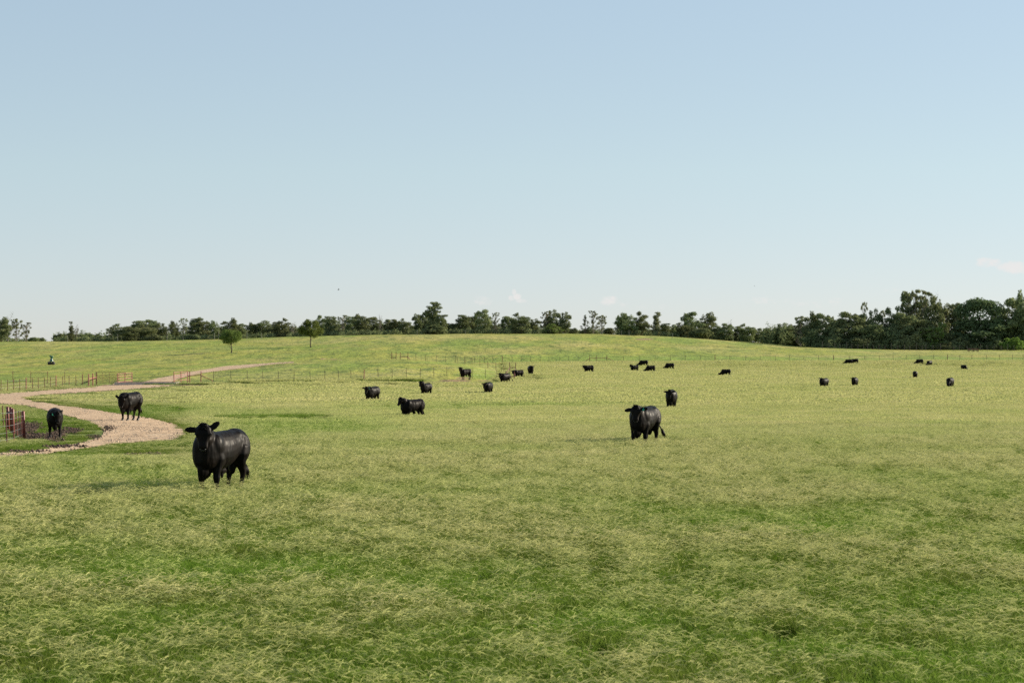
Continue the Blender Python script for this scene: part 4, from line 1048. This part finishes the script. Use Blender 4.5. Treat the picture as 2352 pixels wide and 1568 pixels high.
def build_grass():
    col = bpy.data.collections.new('grass_patches')
    P = []
    for k in range(4): P.append(patch('p', 10 + k, .35, 560, .28, .0075, 32, .115, .0036, 3))            # 0-3 near seeded
    for k in range(3): P.append(patch('p', 20 + k, .35, 600, .27, .010, 14, .09, .0038, 3))               # 4-6 near lush
    for k in range(3): P.append(patch('p', 30 + k, .75, 900, .28, .016, 230, .13, .0075, 3, False))         # 7-9 mid seeded
    for k in range(2): P.append(patch('p', 40 + k, .75, 900, .27, .022, 20, .1, .010, 3, False))           # 10-11 mid lush
    for k in range(2): P.append(patch('p', 50 + k, 1.7, 800, .28, .05, 420, .20, .03, 3, False))           # 12-13 far seeded
    for k in range(2): P.append(patch('p', 60 + k, 1.7, 1000, .27, .05, 30, .2, .03, 3, False))             # 14-15 far lush
    for i, o in enumerate(P):
        o.name = 'patch_%02d' % i; col.objects.link(o)
    r = np.random.default_rng(99)
    pts, idx, rot, scl, gr, dry = [], [], [], [], [], []
    def zone(y0, y1, sp, kinds, half, where=None):
        sx = .285
        ys = []
        xs = []
        y = y0
        while y < y1:
            w = sx * y + 5; n = int(2 * w / sp) + 1
            xx = np.linspace(-w, w, n) + r.uniform(-.5, .5, n) * sp; xs.append(xx); ys.append(np.full(n, y) + r.uniform(-.5, .5, n) * sp); y += sp
        x = np.concatenate(xs); y = np.concatenate(ys); z = zfun(x, y)
        u, v = uv_of(x, y, z)
        uj, vj = jit(u, v, 14, 8)
        road = inpoly(uj, vj, ROAD1) | inpoly(uj, vj, ROAD2)
        # keep a margin so leaf sprays do not bury the road
        for dx, dy in ((half, 0), (-half, 0), (0, half), (0, -half)):
            ux, vx = uv_of(x + dx * .8, y + dy * .8, z); uj2, vj2 = jit(ux, vx, 14, 8)
            road |= inpoly(uj2, vj2, ROAD1) & (r.random(len(x)) < .85)
        mud = mudval(u, v)
        front = inpoly(u, v - 5, ROAD1) & (y > 60)
        keep0 = ~front | (r.random(len(x)) < .12)
        mud = np.maximum(mud, np.where(y > 75, mudval(u, v - 4), 0))
        keep = keep0 & ~road & (mud < .36 + .5 * (fbm(x * 1.1, y * .8, 3) - .5) * 2)
        # only the ungrazed field has tall grass; hill beyond the fences is short
        beyond = ((u < 1165) & (y > 236)) | (y > 409)
        g = greenval(u, v, x, y)
        short = np.ones(len(x))
        left = np.clip((470 - u) / 60, 0, 1) * np.clip((1075 - v) / 20, 0, 1)
        short = 1 - .55 * left
        nr = inpoly(u - 7, v, ROAD1) | inpoly(u + 7, v, ROAD1) | inpoly(u, v - 7, ROAD1) | inpoly(u, v + 6, ROAD1)
        short = np.where(nr & (y > 60), short * .5, short)
        short = np.where(mud > .08, short * .55, short)
        keep &= ~beyond
        if where is not None: keep &= where(u, v, x, y)
        x, y, z, g, short, u, v, mud = (a[keep] for a in (x, y, z, g, short, u, v, mud))
        seeded, lush = kinds
        left = np.clip((430 - u) / 60, 0, 1) * np.clip((1065 - v) / 20, 0, 1)
        pl = np.clip((g - .28) * 1.4 + left * .5 + .42 * np.clip((46 - y) / 22, 0, 1), 0, .9)
        isl = r.random(len(x)) < pl
        k = np.where(isl, r.choice(lush, len(x)), r.choice(seeded, len(x)))
        hs = short * (.95 + .1 * r.random(len(x))) * (.88 + .24 * fbm(x / 2.2, y / 2.2, 2))
        pts.append(np.stack([x, y, z], 1)); idx.append(k); rot.append(r.uniform(0, 6.283, len(x)))
        s = 1 + .15 * (r.random(len(x)) - .5)
        scl.append(np.stack([s, s, hs], 1)); gr.append(g); dry.append(fbm(x / 3.0 + 60, y / 3.5, 3))
    zone(16.5, 58, .56, (range(0, 4), range(4, 7)), .35)
    L_ = lambda u, v, x, y: ((u < 780) & (y < 135) & ((u < 470) | (y > 96))) | (y < 92)
    zone(58, 135, .62, (range(0, 4), range(4, 7)), .3, L_)
    zone(62, 150, 1.15, (range(7, 10), range(10, 12)), .7, lambda u, v, x, y: ~L_(u, v, x, y))
    zone(150, 412, 2.5, (range(12, 14), range(14, 16)), 1.6)
    pts = np.concatenate(pts); n = len(pts)
    me = bpy.data.meshes.new('grass'); me.vertices.add(n); me.vertices.foreach_set('co', pts.astype(np.float32).ravel())
    def A(nm, typ, arr, key='value'):
        a = me.attributes.new(nm, typ, 'POINT'); a.data.foreach_set(key, np.ascontiguousarray(arr).ravel())
    A('pidx', 'INT', np.concatenate(idx).astype(np.int32)); A('prot', 'FLOAT', np.concatenate(rot).astype(np.float32))
    A('pscl', 'FLOAT_VECTOR', np.concatenate(scl).astype(np.float32), 'vector'); A('green', 'FLOAT', np.concatenate(gr).astype(np.float32)); A('dry', 'FLOAT', np.concatenate(dry).astype(np.float32))
    o = link('field_grass', me); tag(o, 'tall pale-headed pasture grass covering the whole near field', 'grass', kind='stuff')
    ng = bpy.data.node_groups.new('scatter', 'GeometryNodeTree')
    ng.interface.new_socket('Geometry', in_out='INPUT', socket_type='NodeSocketGeometry'); ng.interface.new_socket('Geometry', in_out='OUTPUT', socket_type='NodeSocketGeometry')
    N, L = ng.nodes, ng.links
    gi, go = N.new('NodeGroupInput'), N.new('NodeGroupOutput')
    ip = N.new('GeometryNodeInstanceOnPoints'); ci = N.new('GeometryNodeCollectionInfo'); ci.inputs['Collection'].default_value = col
    ci.inputs['Separate Children'].default_value = True; ci.inputs['Reset Children'].default_value = True
    def na(nm, typ):
        q = N.new('GeometryNodeInputNamedAttribute'); q.data_type = typ; q.inputs['Name'].default_value = nm; return q.outputs['Attribute']
    cx = N.new('ShaderNodeCombineXYZ'); L.new(na('prot', 'FLOAT'), cx.inputs['Z'])
    L.new(gi.outputs[0], ip.inputs['Points']); L.new(ci.outputs[0], ip.inputs['Instance']); ip.inputs['Pick Instance'].default_value = True
    L.new(na('pidx', 'INT'), ip.inputs['Instance Index'])
    e2r = N.new('FunctionNodeEulerToRotation'); L.new(cx.outputs[0], e2r.inputs[0]); L.new(e2r.outputs[0], ip.inputs['Rotation'])
    L.new(na('pscl', 'FLOAT_VECTOR'), ip.inputs['Scale']); L.new(ip.outputs[0], go.inputs[0])
    md = o.modifiers.new('scatter', 'NODES'); md.node_group = ng
    print('grass instances', n)
# ---------------------------------------------------------------- materials
M = {}
def make_materials():
    # coat
    m, N, L, B = mat('coat'); oc = N.new('ShaderNodeTexCoord').outputs['Object']
    n1 = noise(N, L, 3.0, 3, oc); n2 = noise(N, L, 60, 2, smap(N, L, oc, (1, 1, .25)))
    L.new(ramp(N, L, n1, [(.35, (.0028, .0024, .0024)), (.7, (.009, .006, .0045))]), B.inputs['Base Color'])
    L.new(ramp(N, L, noise(N, L, 7, 3, oc), [(.3, .40), (.7, .58)]), B.inputs['Roughness'])
    B.inputs['Specular IOR Level'].default_value = .085
    if 'Sheen Weight' in B.inputs: B.inputs['Sheen Weight'].default_value = .0; B.inputs['Sheen Roughness'].default_value = .5
    bump(N, L, math_(N, L, 'ADD', math_(N, L, 'MULTIPLY', noise(N, L, 3.2, 2, smap(N, L, oc, (1.8, 1, .6))), 10.0), math_(N, L, 'MULTIPLY', n2, .15)), .5, .008, B)
    M['coat'] = m
    M['eye'] = simple('eye', (.004, .003, .003), .08, 0)
    M['stone'] = simple('stone', (.50, .38, .27), .9, .5, 12)
    M['clod'] = simple('clod', (.07, .045, .03), .95, .5, 12)
    M['nose'] = simple('nose', (.02, .018, .018), .34, .2)
    M['hoof'] = simple('hoof', (.03, .024, .02), .5)
    M['tag_green'] = simple('tag_green', (.01, .22, .12), .45, .1)
    M['tag_white'] = simple('tag_white', (.75, .76, .74), .45, .05)
    M['rust'] = simple('rusty_pipe', (.14, .045, .032), .7, .35, 3)
    M['pipe'] = simple('faded_red_pipe', (.34, .12, .10), .6, .2, 2)
    M['pipe_red'] = simple('red_pipe', (.16, .03, .024), .5, .2, 4)
    M['tpost'] = simple('steel_post', (.055, .038, .03), .7, .3, 3)
    M['wire'] = simple('wire', (.22, .20, .17), .5, .2, 3)
    M['wire_pale'] = simple('wire_pale', (.22, .24, .25), .4, .15, 3)
    M['wood'] = simple('weathered_wood', (.10, .09, .08), .9, .4, 4)
    M['wood_pale'] = simple('pale_wood', (.24, .23, .21), .9, .3, 4)
    M['concrete'] = simple('concrete', (.50, .42, .36), .9, .15, 4)
    M['rubber'] = simple('rubber', (.03, .027, .03), .7, .3, 5)
    M['green_plastic'] = simple('green_plastic', (.015, .10, .085), .35, .15, 3)
    M['feather'] = simple('feather', (.02, .022, .024), .7, .2, 5)
    M['bark'] = simple('bark', (.07, .055, .042), .95, .3, 1.5)
    M['bark_pale'] = simple('bark_pale', (.20, .18, .15), .95, .3, 1.5)
    def leaf(nm, c, tr=.35):
        m, N, L, B = mat(nm)
        N.remove(B); out = N['Material Output']
        inf = N.new('ShaderNodeObjectInfo').outputs['Random']
        n = noise(N, L, .9, 2, wpos(N))
        hsv = N.new('ShaderNodeHueSaturation')
        base = ramp(N, L, n, [(.3, tuple(x * .7 for x in c)), (.7, tuple(x * 1.3 for x in c))])
        L.new(base, hsv.inputs['Color']); L.new(math_(N, L, 'ADD', math_(N, L, 'MULTIPLY', inf, .035), .485), hsv.inputs['Hue'])
        L.new(math_(N, L, 'ADD', math_(N, L, 'MULTIPLY', inf, .5), .75), hsv.inputs['Value']); hsv.inputs['Saturation'].default_value = .95
        d = N.new('ShaderNodeBsdfDiffuse'); t = N.new('ShaderNodeBsdfTranslucent'); s = N.new('ShaderNodeMixShader'); s.inputs[0].default_value = tr
        L.new(hsv.outputs[0], d.inputs[0]); L.new(hsv.outputs[0], t.inputs[0]); L.new(d.outputs[0], s.inputs[1]); L.new(t.outputs[0], s.inputs[2]); L.new(s.outputs[0], out.inputs[0])
        M[nm] = m
    leaf('leaf_dark', (.120, .155, .068)); leaf('leaf_mid', (.225, .25, .11)); leaf('leaf_pale', (.24, .245, .14)); leaf('leaf_bright', (.17, .27, .05)); leaf('leaf_fresh', (.19, .25, .055)); leaf('leaf_fresh_dark', (.13, .175, .042))
    # grass blades
    def blade(nm, lo, hi, lush, tr):
        m, N, L, B = mat(nm); N.remove(B); out = N['Material Output']
        dry = attr(N, 'dry', 'INSTANCER').outputs['Fac']; g = attr(N, 'green', 'INSTANCER').outputs['Fac']
        w = wpos(N)
        c1 = ramp(N, L, math_(N, L, 'ADD', math_(N, L, 'MULTIPLY', noise(N, L, 2.2, 3, w), .6), math_(N, L, 'MULTIPLY', dry, .4)), [(.38, lo), (.62, hi)])
        c = mix(N, L, math_(N, L, 'MULTIPLY', g, .85, True), c1, lush)
        # single blades differ
        c = mix(N, L, 1.0, c, ramp(N, L, noise(N, L, 38, 1, w), [(.3, .84), (.7, 1.16)]), 'MULTIPLY')
        d = N.new('ShaderNodeBsdfDiffuse'); t = N.new('ShaderNodeBsdfTranslucent'); s = N.new('ShaderNodeMixShader'); s.inputs[0].default_value = tr
        L.new(c, d.inputs[0]); L.new(c, t.inputs[0]); L.new(d.outputs[0], s.inputs[1]); L.new(t.outputs[0], s.inputs[2]); L.new(s.outputs[0], out.inputs[0])
        M[nm] = m
    blade('blade', (.108, .178, .022), (.168, .215, .042), (.160, .275, .037), .45)
    blade('seed', (.45, .47, .175), (.58, .555, .255), (.41, .48, .15), .3)
    # ground
    m, N, L, B = mat('ground'); w = wpos(N)
    st = smap(N, L, w, (1, .45, 1))
    soil = ramp(N, L, noise(N, L, 9, 4, w), [(.3, (.045, .028, .018)), (.7, (.17, .11, .07))])
    field = ramp(N, L, noise(N, L, 1.5, 4, w), [(.3, (.10, .15, .03)), (.7, (.20, .23, .06))])
    big = noise(N, L, .035, 4, st); md_ = noise(N, L, .16, 4, st, .65); fine = noise(N, L, 1.4, 4, smap(N, L, w, (1, .6, 1)), .7)
    hc = ramp(N, L, md_, [(.30, (.13, .19, .035)), (.44, (.23, .28, .05)), (.58, (.32, .335, .065)), (.75, (.35, .32, .10))])
    hc2 = ramp(N, L, big, [(.38, (.19, .28, .04)), (.5, (.30, .33, .06)), (.62, (.34, .32, .09))])
    hc = mix(N, L, .5, hc, hc2); hc = mix(N, L, 1.0, hc, (1.04, .97, 1.15), 'MULTIPLY')
    hc = mix(N, L, 1.0, hc, ramp(N, L, fine, [(.3, .80), (.55, 1.02), (.75, 1.12)]), 'MULTIPLY')
    hc = mix(N, L, ramp(N, L, noise(N, L, .055, 4, smap(N, L, w, (1, .22, 1)), .6), [(.47, 0.0), (.60, .65)]), hc, (.17, .25, .05))
    hc = mix(N, L, ramp(N, L, noise(N, L, .034, 4, smap(N, L, w, (1.2, .3, 3)), .6), [(.50, 0.0), (.62, .6)]), hc, (.40, .36, .13))
    # darker tussocks
    tus = noise(N, L, .26, 4, smap(N, L, w, (1, .28, 1)), .72)
    hc = mix(N, L, ramp(N, L, tus, [(.53, 0.0), (.63, .8)]), hc, (.085, .135, .03))
    c = mix(N, L, attr(N, 'hill').outputs['Fac'], field, hc)
    hc = mix(N, L, math_(N, L, 'MULTIPLY', attr(N, 'strip').outputs['Fac'], ramp(N, L, noise(N, L, .12, 3, st), [(.3, .35), (.6, .95)])), hc, (.19, .27, .05))
    c = mix(N, L, attr(N, 'hill').outputs['Fac'], field, hc)
    soil = mix(N, L, attr(N, 'hill').outputs['Fac'], soil, (.27, .19, .11))
    mu = math_(N, L, 'ADD', attr(N, 'mud').outputs['Fac'], math_(N, L, 'MULTIPLY', math_(N, L, 'SUBTRACT', noise(N, L, 2.2, 4, w, .7), .5), 1.1))
    c = mix(N, L, ramp(N, L, mu, [(.38, 0.0), (.62, 1.0)]), c, soil)
    c = mix(N, L, ramp(N, L, attr(N, 'trail').outputs['Fac'], [(.2, 0.0), (.9, .8)]), c, (.34, .21, .14))
    L.new(c, B.inputs['Base Color']); B.inputs['Roughness'].default_value = .95; B.inputs['Specular IOR Level'].default_value = .1
    hgt = math_(N, L, 'ADD', math_(N, L, 'MULTIPLY', tus, 2.0), math_(N, L, 'ADD', math_(N, L, 'MULTIPLY', md_, 5.0), math_(N, L, 'MULTIPLY', fine, .5)))
    bump(N, L, hgt, .8, .28, B)
    M['ground'] = m
    # gravel road
    m, N, L, B = mat('gravel_road'); w = wpos(N)
    c = ramp(N, L, noise(N, L, .9, 5, w, .6), [(.3, (.36, .235, .135)), (.5, (.50, .345, .21)), (.72, (.62, .465, .31))])
    vo = N.new('ShaderNodeTexVoronoi'); vo.inputs['Scale'].default_value = 9; L.new(w, vo.inputs['Vector'])
    peb = N.new('ShaderNodeSeparateColor'); L.new(vo.outputs['Color'], peb.inputs[0])
    dens = noise(N, L, .35, 3, w)
    sp = ramp(N, L, peb.outputs[0], [(0, .5), (.2, .85), (.8, 1.04), (.95, 1.45)])
    c = mix(N, L, ramp(N, L, dens, [(.4, .25), (.6, 1.0)]), c, mix(N, L, 1.0, c, sp, 'MULTIPLY'))
    dk = noise(N, L, .7, 5, smap(N, L, w, (1, .5, 1)), .75)
    c = mix(N, L, ramp(N, L, dk, [(.57, 0.0), (.66, .75)]), c, (.13, .085, .055))
    L.new(c, B.inputs['Base Color']); B.inputs['Roughness'].default_value = .95
    bump(N, L, math_(N, L, 'ADD', vo.outputs['Distance'], math_(N, L, 'MULTIPLY', noise(N, L, 1.3, 4, w), 3.0)), .5, .05, B)
    M['gravel'] = m
SUN_EL, SUN_ROT = 21.0, 68.0
EXPO = 0.9
def build_light():
    w = bpy.data.worlds.new('World'); SC.world = w; w.use_nodes = True
    N, L = w.node_tree.nodes, w.node_tree.links
    bg = N['Background']; sky = N.new('ShaderNodeTexSky'); sky.sky_type = 'NISHITA'; sky.sun_disc = False
    sky.sun_elevation = R(SUN_EL); sky.sun_rotation = R(SUN_ROT); sky.air_density = SKY[0]; sky.dust_density = SKY[1]; sky.ozone_density = SKY[2]; sky.altitude = 0
    bg.inputs['Strength'].default_value = SKY[3]
    # small cumulus near the horizon, fixed by direction
    tc = N.new('ShaderNodeTexCoord').outputs['Generated']
    sx = N.new('ShaderNodeSeparateXYZ'); L.new(tc, sx.inputs[0])
    a = math_(N, L, 'DIVIDE', sx.outputs['X'], sx.outputs['Y']); e = math_(N, L, 'DIVIDE', sx.outputs['Z'], sx.outputs['Y'])
    front = math_(N, L, 'GREATER_THAN', sx.outputs['Y'], .1)
    n1 = noise(N, L, 420, 5, smap(N, L, tc, (1, 1, 1.3)), .6)
    n2 = noise(N, L, 170, 4, smap(N, L, tc, (1, 1, 1.4)), .6)
    tot = None
    CL = [(1181, 671, 6, 9, .9), (1187, 681, 11, 8, 1.0), (1174, 684, 8, 7, .8), (1198, 691, 15, 6, .7), (1108, 692, 28, 13, .45), (1398, 690, 26, 15, .62), (1420, 700, 26, 9, .4), (1760, 690, 60, 10, .42), (1920, 690, 26, 8, .5), (1880, 700, 90, 12, .3),
          (2268, 603, 36, 13, .95), (2330, 614, 44, 16, 1.0), (1560, 705, 120, 7, .22), (1900, 648, 120, 8, .18), (70, 755, 110, 22, .14), (960, 720, 180, 16, .12), (2200, 690, 160, 14, .2), (2060, 668, 40, 8, .3)]
    for u, v, ru, rv, s in CL:
        du = math_(N, L, 'DIVIDE', math_(N, L, 'SUBTRACT', a, (u - CX) / F), ru / F); dv = math_(N, L, 'DIVIDE', math_(N, L, 'SUBTRACT', e, (CY - v) / F), rv / F)
        r2 = math_(N, L, 'ADD', math_(N, L, 'MULTIPLY', du, du), math_(N, L, 'MULTIPLY', dv, dv))
        q = math_(N, L, 'MULTIPLY', math_(N, L, 'SUBTRACT', 1.25, r2, True), s)
        tot = q if tot is None else math_(N, L, 'MAXIMUM', tot, q)
    cl = math_(N, L, 'SUBTRACT', math_(N, L, 'MULTIPLY', tot, 1.15), math_(N, L, 'MULTIPLY', math_(N, L, 'SUBTRACT', math_(N, L, 'ADD', n1, n2), 1.0), 1.8))
    cl = math_(N, L, 'MULTIPLY', math_(N, L, 'SUBTRACT', cl, .25, True), math_(N, L, 'MULTIPLY', tot, 2.0, True), True)
    cl = math_(N, L, 'MULTIPLY', math_(N, L, 'MULTIPLY', cl, front), .72)
    tint = N.new('ShaderNodeMix'); tint.data_type = 'RGBA'; tint.blend_type = 'MULTIPLY'; tint.inputs[0].default_value = 1; tint.inputs[7].default_value = (*SKY[4], 1)
    gm = N.new('ShaderNodeGamma'); gm.inputs['Gamma'].default_value = .5; L.new(sky.outputs[0], gm.inputs['Color'])
    cr = N.new('ShaderNodeValToRGB'); L.new(math_(N, L, 'MULTIPLY', sx.outputs['Z'], 2.0), cr.inputs[0]); ce = cr.color_ramp.elements
    ce[0].position = 0; ce[0].color = (.8, .8, .8, 1); ce[1].position = .34; ce[1].color = (.965, 1.045, .995, 1); e_ = ce.new(.17); e_.color = (.915, .975, .895, 1)
    L.new(mix(N, L, 1.0, mix(N, L, 1.0, gm.outputs[0], cr.outputs[0], 'MULTIPLY'), (1.25, 1.25, 1.25), 'MULTIPLY'), tint.inputs[6])
    s = SKY[3]
    c = mix(N, L, cl, tint.outputs[2], tuple(x / s for x in CLOUD))
    L.new(c, bg.inputs['Color'])
    sl = bpy.data.lights.new('sun', 'SUN'); sl.energy = 4.8; sl.angle = R(.53); sl.color = (1.0, .88, .70)
    so = bpy.data.objects.new('sun', sl); COL.objects.link(so)
    az = R(SUN_ROT); el = R(SUN_EL)
    d = Vector((math.sin(az) * math.cos(el), math.cos(az) * math.cos(el), math.sin(el)))
    so.rotation_euler = d.to_track_quat('Z', 'Y').to_euler(); so.location = d * 100
SKX = .12 ** .5 / .12 * .815 / 2 ** EXPO
SKY = (.5, .15, 1.0, .12, (SKX * 1.03, SKX * .99, SKX * .98))
CLOUD = tuple(x / 2 ** EXPO for x in (.86, .82, .80))
def build_camera():
    cd = bpy.data.cameras.new('camera'); cd.sensor_width = 36; cd.lens = F / 2352 * 36; cd.clip_start = .1; cd.clip_end = 20000
    cd.dof.use_dof = True; cd.dof.focus_distance = 46; cd.dof.aperture_fstop = 3.5
    co = bpy.data.objects.new('camera', cd); COL.objects.link(co); co.location = (0, 0, CAMZ); co.rotation_euler = (R(90), 0, 0); SC.camera = co
# ---------------------------------------------------------------- assemble
make_materials()
build_camera(); build_light()
build_ground()
r1 = drape('dirt_road', ROAD1, .02, M['gravel'], (2.0, 1.2)); tag(r1, 'pale pinkish gravel road looping at the left', 'road', kind='structure')
r2 = drape('dirt_track', ROAD2, .03, M['gravel'], (2.0, .7), (10, 2)); tag(r2, 'gravel track climbing beyond the cattle guard', 'road', kind='structure')
scatter_lumps()
build_fences()
build_bulls()
build_trees(); build_under()
build_bird(777.6, 665, 160, .34, 'dark bird gliding above the middle-left treeline', 200, 25)
build_bird(1733, 657, 300, .3, 'tiny dark bird in the sky above the right slope', 20, 20)
build_grass()
v = SC.view_settings; v.view_transform = 'Standard'; v.look = 'None'; v.exposure = EXPO; v.gamma = 1; v.use_curve_mapping = False
SC.display_settings.display_device = 'sRGB'
SC.cycles.max_bounces = 6; SC.cycles.diffuse_bounces = 3; SC.cycles.transmission_bounces = 3; SC.cycles.use_denoising = False
